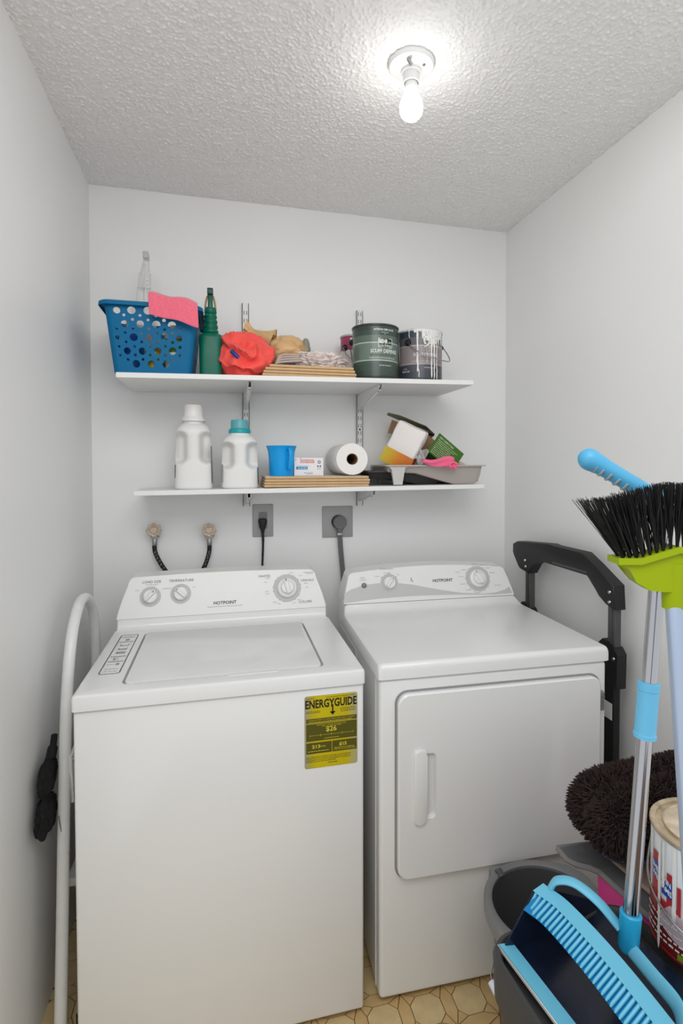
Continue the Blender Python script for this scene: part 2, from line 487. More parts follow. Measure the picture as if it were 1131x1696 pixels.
# ================================================================== WASHER
WX, WY, WA = 0.1223, -0.8457, -0.006
washer = thing('washing_machine', 'white top-loading washing machine with closed lid and yellow energy sticker', 'washing machine', (WX, WY, 0), WA)
WD = 0.686
obj('cabinet', bx((0.003, 0.006, 0.014), (WD - 0.003, 0.64, 0.873), 0.007, 3), ENAMEL, washer)
for x in (0.04, WD - 0.04):
    for y in (0.05, 0.6):
        obj('leg', lathe(NB(), [(0, 0), (0.018, 0), (0.018, 0.008), (0.008, 0.01), (0.008, 0.02), (0, 0.02)], 16, c=(x, y, 0)), BLACKP, washer)
HT = 0.908
def top_profile(zt, zb, y_bend, y_base, z_base, r=0.010):
    p = [(0.0, zb)]
    for i in range(5):
        a = PI - i * PI / 8
        p.append((r + r * math.cos(a), zt - r + r * math.sin(a)))
    p += [(y_bend - 0.018, zt), (y_bend - 0.006, zt + 0.0015), (y_bend + 0.002, zt + 0.006), (y_base - 0.004, z_base - 0.006), (y_base + 0.004, z_base), (0.645, z_base), (0.645, zb)]
    return p
# top panel: frame with a lid well
lid_out = rrect(0.097, 0.046, 0.589, 0.474, 0.022)
bm = NB()
holed(bm, rrect(0.008, 0.008, WD - 0.008, 0.50, 0.008), [lid_out], lambda a, b: (a, b, HT))
t = bmesh.new(); n = len(lid_out)
A = [t.verts.new((p[0], p[1], HT)) for p in lid_out]; B = [t.verts.new((p[0], p[1], HT - 0.016)) for p in lid_out]
for i in range(n): t.faces.new((A[i], B[i], B[(i + 1) % n], A[(i + 1) % n]))
t.faces.new(B); merge(bm, t)
outer = rrect(0.008, 0.008, WD - 0.008, 0.50, 0.008)
def off(pts, d):
    return [(min(max(p[0] + (d if p[0] > WD / 2 else -d), -1), 1), (p[1] + (d if p[1] > 0.25 else -d)) if p[1] < 0.25 else p[1]) for p in pts]
rings = []
for d, z in ((0, HT), (0.004, HT - 0.001), (0.007, HT - 0.004), (0.008, HT - 0.009), (0.008, HT - 0.036), (0.006, HT - 0.038)):
    o2 = []
    for p in outer:
        x = p[0] + (d if p[0] > WD / 2 else -d); y = p[1] - d if p[1] < 0.25 else p[1]
        o2.append((x, y, z))
    rings.append(o2)
loft(bm, rings, cap=False)
# rear rise carrying the console
rise = [(0.50, HT - 0.038), (0.50, HT), (0.508, HT + 0.002), (0.516, HT + 0.008), (0.520, HT + 0.016), (0.521, 0.940), (0.645, 0.940), (0.645, HT - 0.038)]
t = bmesh.new()
xs = [-0.0, 0.004, WD - 0.004, WD]
for q in range(1):
    R = []
    for x, ins in ((0.0, 0.004), (0.004, 0.0), (WD - 0.006, 0.0), (WD - 0.002, 0.004)):
        R.append([(x + (0.006 if (x < .3 and z > HT) else (-0.006 if z > HT else 0)), y + ins * (1 if y < .6 else -1), z - (ins if z > HT else 0)) for y, z in rise])
loft(bm, R)
obj('top_panel', bm, ENAMEL, washer, angle=30)
lid = prism(NB(), rrect(0.104, 0.050, 0.582, 0.470, 0.019), HT - 0.014, HT + 0.0008, lambda a, b, d: (a, b, d), bevel=0.003)
lido = obj('lid', lid, ENAMEL, washer, angle=30)
bm = NB(); prism(bm, rrect(0.345, 0.0415, 0.47, 0.053, 0.005), HT - 0.0005, HT + 0.0012, lambda a, b, d: (a, b, d), bevel=0.0006)
obj('finger_lip', bm, ENAMEL, lido)

def console(parent, x0, x1, base_z, slope_len, taper, arch, mat_, y0=0.522):
    sy, sz = 0.397, 0.918
    top_z = base_z + slope_len * sz; ty = y0 + slope_len * sy
    # outline in face coordinates (a along x, b up the slope)
    def outline(inset=0.0):
        pts = []
        r = 0.028; xl, xr = x0 + inset, x1 - inset
        pts.append((xl, 0)); pts.append((xr, 0))
        for i in range(7):                      # right flank, slightly hollow, then rounded shoulder
            f = i / 6; pts.append((xr - taper * (f ** 1.3), slope_len * 0.78 * f + 0.001))
        for i in range(1, 7):
            a = i / 6 * PI / 2
            pts.append((xr - taper - 0.022 * (1 - math.cos(a)) , slope_len * 0.78 + slope_len * 0.22 * math.sin(a)))
        L = xl + taper + 0.022; Rr = xr - taper - 0.022
        for i in range(1, 12):
            f = i / 12; pts.append((Rr + (L - Rr) * f, slope_len + arch * math.sin(PI * f)))
        for i in range(6, -1, -1):
            a = i / 6 * PI / 2
            pts.append((xl + taper + 0.022 * (1 - math.cos(a)), slope_len * 0.78 + slope_len * 0.22 * math.sin(a)))
        for i in range(6, 0, -1):
            f = i / 6; pts.append((xl + taper * (f ** 1.3), slope_len * 0.78 * f + 0.001))
        return pts
    def face(a, b, e=0.0): return (a, y0 + b * sy - e * sz, base_z + b * sz + e * sy)
    out = outline()
    rings = [[Vector(face(a, b, 0)) for a, b in out]]
    c = Vector(face((x0 + x1) / 2, slope_len * 0.4))
    front = [Vector(face((x0 + x1) / 2 + (a - (x0 + x1) / 2) * 0.992, max(b * 0.985 + 0.0005, 0), 0.003)) for a, b in out]
    def bk(a, b):                                # back plane, upright against the wall side
        p = Vector(face(a, b)); return Vector((p.x, 0.645 - 0.01 * b / slope_len, p.z + 0.004 * (b / slope_len)))
    mid = [Vector(face(a, b)).lerp(bk(a, b), 0.12) for a, b in out]
    back = [bk(a, b) for a, b in out]
    bm = NB(); loft(bm, [front, rings[0], mid, back])
    o = obj('console', bm, mat_, parent, angle=28)
    return o, (lambda a, b, e=0.0035: face(a, b, e))

conW, fW = console(washer, 0.004, WD - 0.008, 0.940, 0.135, 0.028, 0.006, ENAMEL_P)
bm = NB(); text(bm, 'LOAD SIZE', fW, 0.0082, 0.107, 0.112); text(bm, 'TEMPERATURE', fW, 0.0082, 0.199, 0.112)
text(bm, 'HOTPOINT', fW, 0.010, 0.339, 0.030, bold=0.025); text(bm, 'WHITES', fW, 0.0078, 0.470, 0.113); text(bm, 'CASUALS', fW, 0.0078, 0.617, 0.092); text(bm, 'COLORS', fW, 0.0082, 0.606, 0.018)
obj('lettering', bm, INK, washer, smooth=False)
bm = NB()
for s, a, b in (('SMALL', 0.064, 0.088), ('LARGE', 0.110, 0.098), ('SUPER', 0.148, 0.090), ('COLD', 0.162, 0.090), ('WARM', 0.200, 0.100), ('HOT', 0.240, 0.090),
                ('HEAVY', 0.565, 0.122), ('LIGHT', 0.594, 0.111), ('RINSE', 0.482, 0.107), ('SPIN', 0.474, 0.094), ('LIGHT', 0.478, 0.062), ('HEAVY', 0.480, 0.054),
                ('RINSE', 0.612, 0.083), ('SPIN', 0.615, 0.069), ('RINSE', 0.503, 0.024), ('SPIN', 0.517, 0.018), ('LIGHT', 0.568, 0.018), ('HEAVY', 0.586, 0.028)):
    text(bm, s, fW, 0.0034, a, b)
lines(bm, fW, 0.088, 0.106, 0.126, 0.002); lines(bm, fW, 0.283, 0.022, 0.395, 0.0022); lines(bm, fW, 0.606, 0.122, 0.640, 0.0022); lines(bm, fW, 0.614, 0.118, 0.640, 0.0022)
obj('small_lettering', bm, INK2, washer, smooth=False)

def knob(parent, f, a, b, r, ring_r, ang, big=False):
    X = Vector(f(1, 0, 0)) - Vector(f(0, 0, 0)); Yv = (Vector(f(0, 1, 0)) - Vector(f(0, 0, 0))); Z = X.cross(Yv)
    o = Vector(f(a, b))
    M = Matrix(((X.x, Yv.x, Z.x, o.x), (X.y, Yv.y, Z.y, o.y), (X.z, Yv.z, Z.z, o.z), (0, 0, 0, 1)))
    bm = NB(); ring2d(bm, lambda x, y: (x, y, 0.0004), 0, 0, r * 0.9, ring_r, 40)
    bm.transform(M); obj('dial_ring', bm, GREYP, parent, smooth=False)
    h = 0.012
    bm = lathe(NB(), [(0, h), (r * 0.82, h), (r * 0.93, h - 0.002), (r, h - 0.006), (r, 0)], 40); bm.transform(M)
    k = obj('knob', bm, ENAMEL_P, parent, angle=30)
    R = Matrix.Rotation(ang, 4, 'Z')
    bm = NB()
    if big:
        lathe(bm, [(0, h + 0.008), (r * 0.58, h + 0.008), (r * 0.68, h + 0.003), (r * 0.7, h - 0.001)], 32)
        box(bm, (-r * 0.24, -r * 0.66, h), (r * 0.24, r * 0.72, h + 0.0145), 0.0035, 3)
    else:
        box(bm, (-r * 0.22, -r * 0.92, h - 0.003), (r * 0.22, r * 0.97, h + 0.010), 0.003, 3)
    bm.transform(M @ R); obj('grip', bm, ENAMEL_P, k, angle=30)
    zt = h + (0.0147 if big else 0.0102)
    bm = NB(); quad(bm, lambda x, y: (x, y, zt), -0.0012, r * 0.55, 0.0012, r * 0.84)
    bm.transform(M @ R); obj('pointer_mark', bm, INK, k, smooth=False)
    return M
knob(washer, fW, 0.104, 0.068, 0.0225, 0.0325, math.radians(-42))
knob(washer, fW, 0.198, 0.072, 0.0225, 0.0325, math.radians(48))
knob(washer, fW, 0.546, 0.072, 0.034, 0.0475, math.radians(12), True)
bm = NB()
for dg in (80, 58, 36, 12, -4, -36, -58, -104, -124, 192, 174, 146, 130):
    a = math.radians(dg); ring2d(bm, fW, 0.546 + 0.0475 * math.cos(a), 0.072 + 0.0475 * math.sin(a), 0, 0.0016, 8)
obj('dial_marks', bm, INK, washer, smooth=False)
# wash instructions printed on the top beside the lid
ft = lambda a, b: (a, b, HT + 0.0005)
bm = NB()
lo_, li_ = rrect(0.030, 0.128, 0.081, 0.462, 0.010), rrect(0.0325, 0.1305, 0.0785, 0.4595, 0.008)
t = bmesh.new(); A = [t.verts.new(ft(*p)) for p in lo_]; B = [t.verts.new(ft(*p)) for p in li_]
for i in range(len(A)): t.faces.new((A[i], A[(i + 1) % len(A)], B[(i + 1) % len(A)], B[i]))
merge(bm, t)
obj('instruction_border', bm, INK, washer, smooth=False)
bm = NB()
for yy in (0.432, 0.388, 0.258, 0.218): quad(bm, ft, 0.036, yy, 0.075, yy + 0.005)
for k, yy in enumerate((0.352, 0.318, 0.284)):
    quad(bm, ft, 0.046, yy, 0.066, yy + 0.005); quad(bm, ft, 0.044, yy, 0.0465, yy + 0.018); quad(bm, ft, 0.0655, yy, 0.068, yy + 0.018)
    if k: quad(bm, ft, 0.0465, yy + 0.005, 0.0655, yy + (0.010 if k == 1 else 0.017))
quad(bm, ft, 0.050, 0.403, 0.062, 0.410); ring2d(bm, ft, 0.056, 0.413, 0.003, 0.006, 12); quad(bm, ft, 0.046, 0.232, 0.052, 0.250); quad(bm, ft, 0.056, 0.234, 0.058, 0.250)
quad(bm, ft, 0.060, 0.192, 0.068, 0.206); lines(bm, ft, 0.038, 0.198, 0.055, 0.003); lines(bm, ft, 0.040, 0.162, 0.072, 0.003); lines(bm, ft, 0.040, 0.146, 0.070, 0.003); lines(bm, ft, 0.042, 0.447, 0.072, 0.003)
obj('instruction_print', bm, INK2, washer, smooth=False)
# yellow energy sticker on the front
YEL = band_mat('energy_yellow_glare', 0, [(0, (156, 152, 128)), (0.016, (182, 166, 34)), (0.035, (198, 180, 8)), (0.108, (190, 172, 12)), (0.137, (166, 160, 128))], 0.137, 0.35, soft=True)  # grey towards both sides paints glare into the sticker's yellow
OLIVE = mat('energy_olive', (84, 80, 18), 0.4); EBLK = mat('energy_black', (28, 28, 24), 0.4); EYEL = mat('energy_print_yellow', (208, 194, 60), 0.4)
LX, LZ0, LW_, LH_ = 0.530, 0.667, 0.136, 0.184
bm = NB(); poly2d(bm, lambda a, b: (a, 0, b), rrect(0, 0, LW_, LH_, 0.006)); lab = obj('energy_label', bm, YEL, washer, smooth=False)
lab.location = (LX, 0.0055, LZ0)
fl = lambda a, b: (a, -0.0003, b); fl2 = lambda a, b: (a, -0.0006, b)
bm = NB(); text(bm, 'ENERGYGUIDE', fl, 0.0200, LW_ / 2, 0.1530, bold=0.03, width=0.132)
quad(bm, fl, 0.0700, 0.136, 0.0735, 0.158); poly2d(bm, fl, [(0.0717, 0.1315), (0.0790, 0.1395), (0.0765, 0.1405), (0.0717, 0.1370), (0.0670, 0.1405), (0.0645, 0.1395)])
for b in (0.1440, 0.1405): lines(bm, fl, 0.004, b, 0.040, 0.0016)
for b in (0.1460, 0.1420, 0.1380): lines(bm, fl, 0.092, b, 0.131, 0.0016)
lines(bm, fl, 0.004, 0.1770, 0.026, 0.0016); lines(bm, fl, 0.055, 0.1770, 0.131, 0.0016)
for b in (0.0280, 0.0240, 0.0200, 0.0160): lines(bm, fl, 0.004, b, 0.118 if b > 0.017 else 0.08, 0.0016)
lines(bm, fl, 0.060, 0.0100, 0.084, 0.0022)
obj('label_lettering', bm, EBLK, lab, smooth=False)
bm = NB(); quad(bm, fl, 0.004, 0.1150, 0.134, 0.1260)
quad(bm, fl, 0.004, 0.0690, 0.134, 0.1125); quad(bm, fl, 0.004, 0.0370, 0.0690, 0.0650); quad(bm, fl, 0.0705, 0.0370, 0.134, 0.0650)
obj('label_panels', bm, OLIVE, lab, smooth=False)
bm = NB(); text(bm, '$26', fl2, 0.0125, 0.0680, 0.0910, bold=0.02); text(bm, '213', fl2, 0.0080, 0.0290, 0.0510, bold=0.03, sx=1.25); text(bm, '$15', fl2, 0.0080, 0.0980, 0.0510, bold=0.03, sx=1.1)
text(bm, 'Compare ONLY to other labels with yellow numbers.', fl2, 0.0028, 0.0690, 0.1210, width=0.120); lines(bm, fl2, 0.010, 0.1165, 0.122, 0.0018)
text(bm, 'Estimated Yearly Energy Cost', fl2, 0.0032, 0.0690, 0.1078, width=0.075); lines(bm, fl2, 0.045, 0.1045, 0.095, 0.0012)
quad(bm, fl2, 0.013, 0.0828, 0.125, 0.0834)
for x in (0.013, 0.040, 0.068, 0.096, 0.1244): quad(bm, fl2, x, 0.0800, x + 0.0007, 0.0865)
lines(bm, fl2, 0.050, 0.0735, 0.088, 0.0016); text(bm, 'kWh', fl2, 0.0045, 0.0470, 0.0520); lines(bm, fl2, 0.008, 0.0425, 0.062, 0.002); lines(bm, fl2, 0.076, 0.0455, 0.128, 0.0018); lines(bm, fl2, 0.074, 0.0415, 0.130, 0.0018)
obj('label_figures', bm, EYEL, lab, smooth=False)

# ================================================================== DRYER
DX, DY, DA = 0.846, -0.8404, -0.0331
dryer = thing('clothes_dryer', 'white front-loading clothes dryer with square door standing right of washer', 'dryer', (DX, DY, 0), DA)
DH = 0.912
bm = bx((0.004, 0.006, 0.014), (WD - 0.010, 0.62, DH - 0.043), 0.012, 4)
obj('cabinet', bm, ENAMEL, dryer)
bm = NB(); box(bm, (0.0022, 0.045, 0.02), (0.0042, 0.049, DH - 0.045)); box(bm, (0.0022, 0.3, 0.02), (0.0042, 0.62, DH - 0.06))
obj('side_seam', bm, STEELW, dryer)
for x in (0.04, WD - 0.05):
    for y in (0.05, 0.58):
        obj('leg', lathe(NB(), [(0, 0), (0.018, 0), (0.018, 0.008), (0.008, 0.01), (0.008, 0.02), (0, 0.02)], 16, c=(x, y, 0)), BLACKP, dryer)
bm = NB()
prof = [(0.000, DH - 0.041), (0.000, DH - 0.016)]
for i in range(1, 6):
    a = PI - i * PI / 10; prof.append((0.014 + 0.014 * math.cos(a), DH - 0.014 + 0.014 * math.sin(a)))
prof += [(0.480, DH), (0.496, DH + 0.003), (0.508, DH + 0.012), (0.517, DH + 0.024), (0.521, 0.940), (0.62, 0.940), (0.62, DH - 0.041)]
R = []
WDR = WD - 0.004
for x, i in ((0.0, 0.010), (0.002, 0.005), (0.006, 0.002), (0.012, 0.0), (WDR - 0.012, 0.0), (WDR - 0.006, 0.002), (WDR - 0.002, 0.005), (WDR, 0.010)):
    ring = []
    for y, z in prof:
        k = max(0.0, (z - DH) / 0.028)
        xx = x + (0.006 * k if x < 0.3 else -0.022 * k ** 0.7) if k > 0 else x
        zz = z - i if z > DH - 0.02 else z
        ring.append((xx, y + (i * 0.8 if y < 0.1 else 0), zz))
    R.append(ring)
loft(bm, R); obj('top_panel', bm, ENAMEL, dryer, angle=30)
# door
bm = NB(); prism(bm, rrect(0.045, 0.335, 0.652, 0.838, 0.034, 8), 0, 0.0035, lambda a, b, d: (a, 0.006 - d, b))
obj('door_frame', bm, mat('door_gap_grey', (140, 140, 139), 0.5), dryer)
bm = NB()
DM = lambda a, b, d: (a, 0.003 - d, b)
hole = rrect(0.104, 0.497, 0.154, 0.672, 0.012)
outer = rrect(0.050, 0.340, 0.647, 0.833, 0.031, 8)
inner = rrect(0.054, 0.344, 0.643, 0.829, 0.028, 8)
holed(bm, inner, [hole], lambda a, b: DM(a, b, 0.016))
loft(bm, [[DM(a, b, 0.0) for a, b in outer], [DM(a, b, 0.012) for a, b in outer], [DM(a, b, 0.016) for a, b in inner]], cap=False)
cup = rrect(0.108, 0.503, 0.150, 0.666, 0.012)
loft(bm, [[DM(a, b, 0.016) for a, b in hole], [DM(a, b, 0.004) for a, b in cup]], cap=False)
t = bmesh.new(); t.faces.new([t.verts.new(DM(a, b, 0.004)) for a, b in cup]); merge(bm, t)
bmesh.ops.recalc_face_normals(bm, faces=bm.faces)
door = obj('door', bm, ENAMEL, dryer, angle=30)
bm = NB(); prism(bm, rrect(0.092, 0.486, 0.127, 0.684, 0.013, 6), 0.012, 0.0235, lambda a, b, d: DM(a, b, d), bevel=0.004, seg=3)
obj('handle', bm, ENAMEL_P, door, angle=50)
for z in (0.735, 0.41):
    bm = NB(); box(bm, (0.646, -0.0135, z), (0.6535, 0.006, z + 0.055), 0.001)
    for k in range(4): tube(bm, [(0.650, -0.0150, z + 0.004 + k * 0.0125), (0.650, -0.0150, z + 0.0145 + k * 0.0125)], 0.0034, 10)
    obj('hinge', bm, ZINC, dryer)
conD, fD = console(dryer, 0.004, WDR - 0.026, 0.941, 0.112, 0.020, 0.016, ENAMEL_P)
SWO = mat('console_grey_swoosh', (190, 190, 189), 0.35)
bm = NB()
up = [(0.008, 0.036), (0.03, 0.050), (0.078, 0.064), (0.13, 0.0690), (0.19, 0.068), (0.26, 0.058), (0.32, 0.044), (0.379, 0.031), (0.45, 0.018), (0.531, 0.011), (0.58, 0.013), (0.62, 0.022), (0.640, 0.032)]
lowr = [(0.008, 0.004), (0.03, 0.006), (0.078, 0.010), (0.13, 0.0135), (0.19, 0.0155), (0.26, 0.0165), (0.32, 0.0160), (0.379, 0.0145), (0.45, 0.012), (0.531, 0.008), (0.58, 0.0065), (0.62, 0.007), (0.6485, 0.008)]
fd2 = lambda a, b: fD(a, b, 0.0033)
t = bmesh.new(); A = [t.verts.new(fd2(*p)) for p in up]; B = [t.verts.new(fd2(*p)) for p in lowr]
for i in range(len(A) - 1): t.faces.new((B[i], B[i + 1], A[i + 1], A[i]))
merge(bm, t); obj('grey_swoosh', bm, SWO, dryer, smooth=False)
bm = NB(); text(bm, 'HOTPOINT', fD, 0.0105, 0.380, 0.063, bold=0.025); obj('lettering', bm, INK, dryer, smooth=False)
bm = NB(); text(bm, 'Temperature', fD, 0.0068, 0.170, 0.117); text(bm, 'Start', fD, 0.0062, 0.079, 0.088)
for s, a, b in (('Cotton', 0.133, 0.092), ('Perm Press', 0.172, 0.103), ('Low', 0.213, 0.095), ('Cottons', 0.443, 0.094), ('Easy Care', 0.598, 0.113), ('Timed Dry', 0.594, 0.038)): text(bm, s, fD, 0.0042, a, b)
for k in range(9):
    a = math.radians(20 + k * 24 if k < 4 else 20 + k * 30); lines(bm, fD, 0.519 + 0.066 * math.cos(a) - 0.010, 0.068 + 0.054 * math.sin(a), 0.519 + 0.066 * math.cos(a) + 0.010, 0.0024)
lines(bm, fD, 0.066, 0.0815, 0.094, 0.002); quad(bm, fD, 0.258, 0.070, 0.262, 0.083); quad(bm, fD, 0.262, 0.068, 0.266, 0.072)
obj('small_lettering', bm, INK2, dryer, smooth=False)
M = knob(dryer, fD, 0.176, 0.068, 0.0225, 0.033, math.radians(-40))
knob(dryer, fD, 0.519, 0.068, 0.034, 0.0475, math.radians(28), True)
bm = NB()
for dg in range(0, 360, 24):
    a = math.radians(dg + 8); ring2d(bm, fD, 0.519 + 0.050 * math.cos(a), 0.068 + 0.050 * math.sin(a), 0, 0.0013, 6)
for dg in (38, 90, 142):
    a = math.radians(dg); ring2d(bm, fD, 0.176 + 0.034 * math.cos(a), 0.068 + 0.034 * math.sin(a), 0, 0.0018, 8)
obj('dial_marks', bm, INK, dryer, smooth=False)
bm = lathe(NB(), [(0, 0.008), (0.006, 0.007), (0.0088, 0.004), (0.0095, 0)], 20); o_ = Vector(fD(0.082, 0.063)); M2 = M.copy(); M2.translation = o_; bm.transform(M2)
obj('start_button', bm, mat('grey_button', (118, 118, 120), 0.25), dryer)

# ================================================================== WALL PLUMBING AND POWER
VALVE = mat('worn_tan_valve_handle', (196, 178, 160), 0.45, var=0.18, vscale=90)
HOSE = mat('black_braided_hose', (20, 20, 21), 0.55); FLECK = mat('hose_white_fleck', (190, 190, 190), 0.5)
def water_valve(x, z, end, label, tilt):
    t = thing('water_valve', label, 'water valve', (x, 0, z))
    Rm = Matrix.Rotation(PI / 2, 4, 'X') @ Matrix.Translation((0, 0, 0))
    obj('wall_flange', lathe(NB(), [(0, 0.0), (0.021, 0.0), (0.021, 0.004), (0.010, 0.007), (0.010, 0.03), (0, 0.03)], 24, M=Rm), ZINC, t)
    bm = NB(); tube(bm, [(0.001, -0.028, 0.014), (0.001, -0.028, -0.028)], 0.011, 16); tube(bm, [(0.001, -0.028, -0.024), (0.001, -0.028, -0.030)], 0.0165, 6)
    obj('valve_body', bm, ZINC, t)
    bm = NB(); n = 64; rings = []
    for rr, yy in ((0.010, -0.040), (0.022, -0.042), (0.0255, -0.047), (0.0255, -0.054), (0.021, -0.058), (0.015, -0.056), (0.012, -0.054), (0.0118, -0.060), (0.006, -0.062)):
        rings.append([((rr * (1 + (0.08 * math.cos(8 * 2 * PI * k / n) if rr > 0.02 else 0))) * math.cos(2 * PI * k / n), yy, (rr * (1 + (0.08 * math.cos(8 * 2 * PI * k / n) if rr > 0.02 else 0))) * math.sin(2 * PI * k / n)) for k in range(n)])
    loft(bm, rings); obj('handle', bm, VALVE, t)
    # hose
    h = thing('water_hose', label.replace('water valve', 'braided hose running down from the valve').replace('with worn tan wheel', ''), 'hose', (x, -0.028, z - 0.030), group=None)
    pts = catmull([(0, 0, 0.0), (0, -0.001, -0.045)] + end, 8)
    obj('ferrule', lathe(NB(), [(0.0085, 0.0), (0.0095, -0.002), (0.0095, -0.028), (0.0085, -0.030)], 16), ZINC, h)
    obj('hose', tube(NB(), [p for p in pts if p.z < -0.024], 0.0082, 14), HOSE, h)
    bm = NB()
    for i, p in enumerate(pts[10:-2:3]):
        for s in (-1, 1):
            q = p + Vector((0.0035 * s * (1 if i % 2 else .3), -0.0078, 0.002 * s)); box(bm, q - Vector((0.0010, 0.0006, 0.0013)), q + Vector((0.0010, 0.0006, 0.0013)), M=None)
    obj('fleck', bm, FLECK, h, smooth=False)
    return h
h1 = water_valve(0.2145, 1.192, [(0.010, -0.004, -0.075), (0.028, -0.008, -0.108), (0.056, -0.010, -0.150), (0.085, -0.010, -0.20), (0.100, -0.010, -0.30)], 'left wall water valve with worn tan wheel', 0)
h1['label'] = 'left black braided hose running down behind the washer'
h2 = water_valve(0.4095, 1.186, [(-0.006, -0.004, -0.075), (-0.018, -0.008, -0.108), (-0.040, -0.010, -0.150), (-0.064, -0.010, -0.20), (-0.08, -0.010, -0.30)], 'right wall water valve with worn tan wheel', 0)
h2['label'] = 'right black braided hose running down behind the washer'

PLATE = mat('grey_outlet_plate', (166, 166, 165), 0.4, metal=0.15)
t = thing('wall_outlet', 'narrow grey wall outlet plate with a black plug in it', 'outlet', (0.612, 0, 1.213))
obj('plate', bx((-0.040, -0.006, -0.064), (0.040, 0, 0.064), 0.003, 2), PLATE, t)
for z in (-0.02, 0.02): obj('receptacle', prism(NB(), rrect(-0.017, z - 0.014, 0.017, z + 0.014, 0.008), 0, 0.0015, lambda a, b, d: (a, -0.006 - d, b)), mat('receptacle_grey', (128, 128, 127), 0.4), t)
c = thing('power_cord', 'black washer power cord with molded plug hanging from narrow outlet', 'power cord', (0.610, -0.0075, 1.200))
bm = NB(); loft(bm, [[(rx * math.cos(2 * PI * k / 20), -yo + ry * math.sin(2 * PI * k / 20), z) for k in range(20)] for z, rx, ry, yo in ((0.022, 0.013, 0.008, 0.012), (0.020, 0.0165, 0.0105, 0.012), (0.010, 0.0175, 0.0115, 0.012), (-0.004, 0.014, 0.0105, 0.012), (-0.020, 0.0085, 0.0075, 0.012), (-0.034, 0.006, 0.006, 0.012))])
obj('plug', bm, BLACKP, c)
obj('cable', tube(NB(), catmull([(0, -0.012, -0.030), (0.001, -0.013, -0.07), (-0.001, -0.014, -0.13), (-0.004, -0.013, -0.20), (-0.01, -0.012, -0.32)], 8), [0.0052] * 8 + [0.0044] * 8 + [0.004] * 17, 12), BLACKP, c)
t = thing('dryer_outlet', 'wide grey dryer outlet plate with a round grey plug', 'outlet', (0.911, 0, 1.2005))
obj('plate', bx((-0.063, -0.006, -0.0635), (0.063, 0, 0.0635), 0.003, 2), PLATE, t)
bm = lathe(NB(), [(0, 0), (0.028, 0), (0.028, 0.004), (0, 0.004)], 32, M=Matrix.Translation((0.002, -0.006, 0)) @ Matrix.Rotation(PI / 2, 4, 'X'))
obj('receptacle', bm, BLACKP, t)
for x in (-0.023, 0.024):
    for z in (-0.031, 0.031): obj('screw', lathe(NB(), [(0, 0.002), (0.003, 0.0015), (0.0035, 0)], 10, M=Matrix.Translation((x, -0.006, z)) @ Matrix.Rotation(PI / 2, 4, 'X')), ZINC, t)
GPLUG = mat('grey_plug', (108, 108, 107), 0.5)
c = thing('power_cord', 'thick ribbed grey dryer cord hanging from the wide outlet', 'power cord', (0.916, -0.010, 1.200))
bm = lathe(NB(), [(0, 0), (0.026, 0), (0.0275, 0.004), (0.0275, 0.020), (0.025, 0.0245), (0, 0.025)], 32, M=Matrix.Rotation(PI / 2, 4, 'X'))
loft(bm, [[(rx * math.cos(2 * PI * k / 20), -0.012 + 0.011 * math.sin(2 * PI * k / 20), z) for k in range(20)] for z, rx in ((-0.015, 0.022), (-0.028, 0.016), (-0.036, 0.0095), (-0.043, 0.009))])
obj('plug', bm, GPLUG, c)
obj('cord_clamp', bx((-0.0105, -0.020, -0.054), (0.0105, -0.004, -0.043), 0.002), ZINC, c)
path = catmull([(0, -0.012, -0.05), (0.003, -0.013, -0.10), (0.008, -0.014, -0.16), (0.013, -0.015, -0.22), (0.018, -0.015, -0.30)], 6)
bm = NB()
for s in (-0.0072, -0.0024, 0.0024, 0.0072): tube(bm, [p + Vector((s, 0, 0)) for p in path], 0.0031, 8)
obj('cable', bm, GPLUG, c)

# ================================================================== UPPER SHELF CONTENTS
# ---- blue basket with punched holes
BLUE = mat('blue_basket_plastic', (0, 103, 150), 0.5, spec=0.25)
bz = UZ(0.25)
BC = Vector((0.2475, -0.205, bz))
basket = thing('plastic_basket', 'blue plastic basket with punched round holes at left end of upper shelf', 'basket', BC)
bw0, bw1, bd0, bd1, bh, br = 0.115, 0.139, 0.126, 0.148, 0.212, 0.018
def bask(side, s, v):
    """side 0 front,1 right,2 back,3 left; s in -1..1 along the flat, v 0..1 up"""
    hw = bw0 + (bw1 - bw0) * v - br; hd = bd0 + (bd1 - bd0) * v - br; z = v * bh
    if side == 0: return (s * hw, -(hd + br), z)
    if side == 1: return (hw + br, s * hd, z)
    if side == 2: return (-s * hw, hd + br, z)
    return (-(hw + br), -s * hd, z)
HL = [(180,383,18),(253,378,21),(335,375,22),(222,452,20),(300,448,21),(383,446,22),(464,445,22),(270,520,22),(350,520,22),(430,508,21),(507,515,18),(240,595,20),(318,592,21),(398,588,21),(478,585,22),(288,662,22),(368,660,21),(447,657,21)]
HS = [(216,405,8),(297,402,8),(378,398,9),(260,426,8),(339,424,8),(421,421,10),(183,480,7),(265,474,7),(346,470,9),(427,468,8),(508,466,9),(226,498,7),(307,496,9),(388,494,8),(469,491,9),(232,547,7),(312,543,8),(393,540,9),(475,538,8),(516,562,9),(275,569,9),(356,566,8),(437,560,8),(197,573,7),(281,615,9),(360,612,8),(440,609,9),(518,607,9),(323,637,8),(404,634,8),(483,631,9),(244,640,8),(203,620,7),(187,525,12)]
HS = [(x, y, r) for x, y, r in HS if all(math.hypot(x - X, y - Y) > r + R + 3 for X, Y, R in HL)]
bm = NB()
def hole_uv(x, y):
    v = (712 - y) / (712 - 340.0)
    xl = 175 + (112 - 175) * v; xr = 583 + (592 - 583) * v
    return (x - xl) / (xr - xl) * 2 - 1, v
FLATW, FLATD = 0.1, 0.11
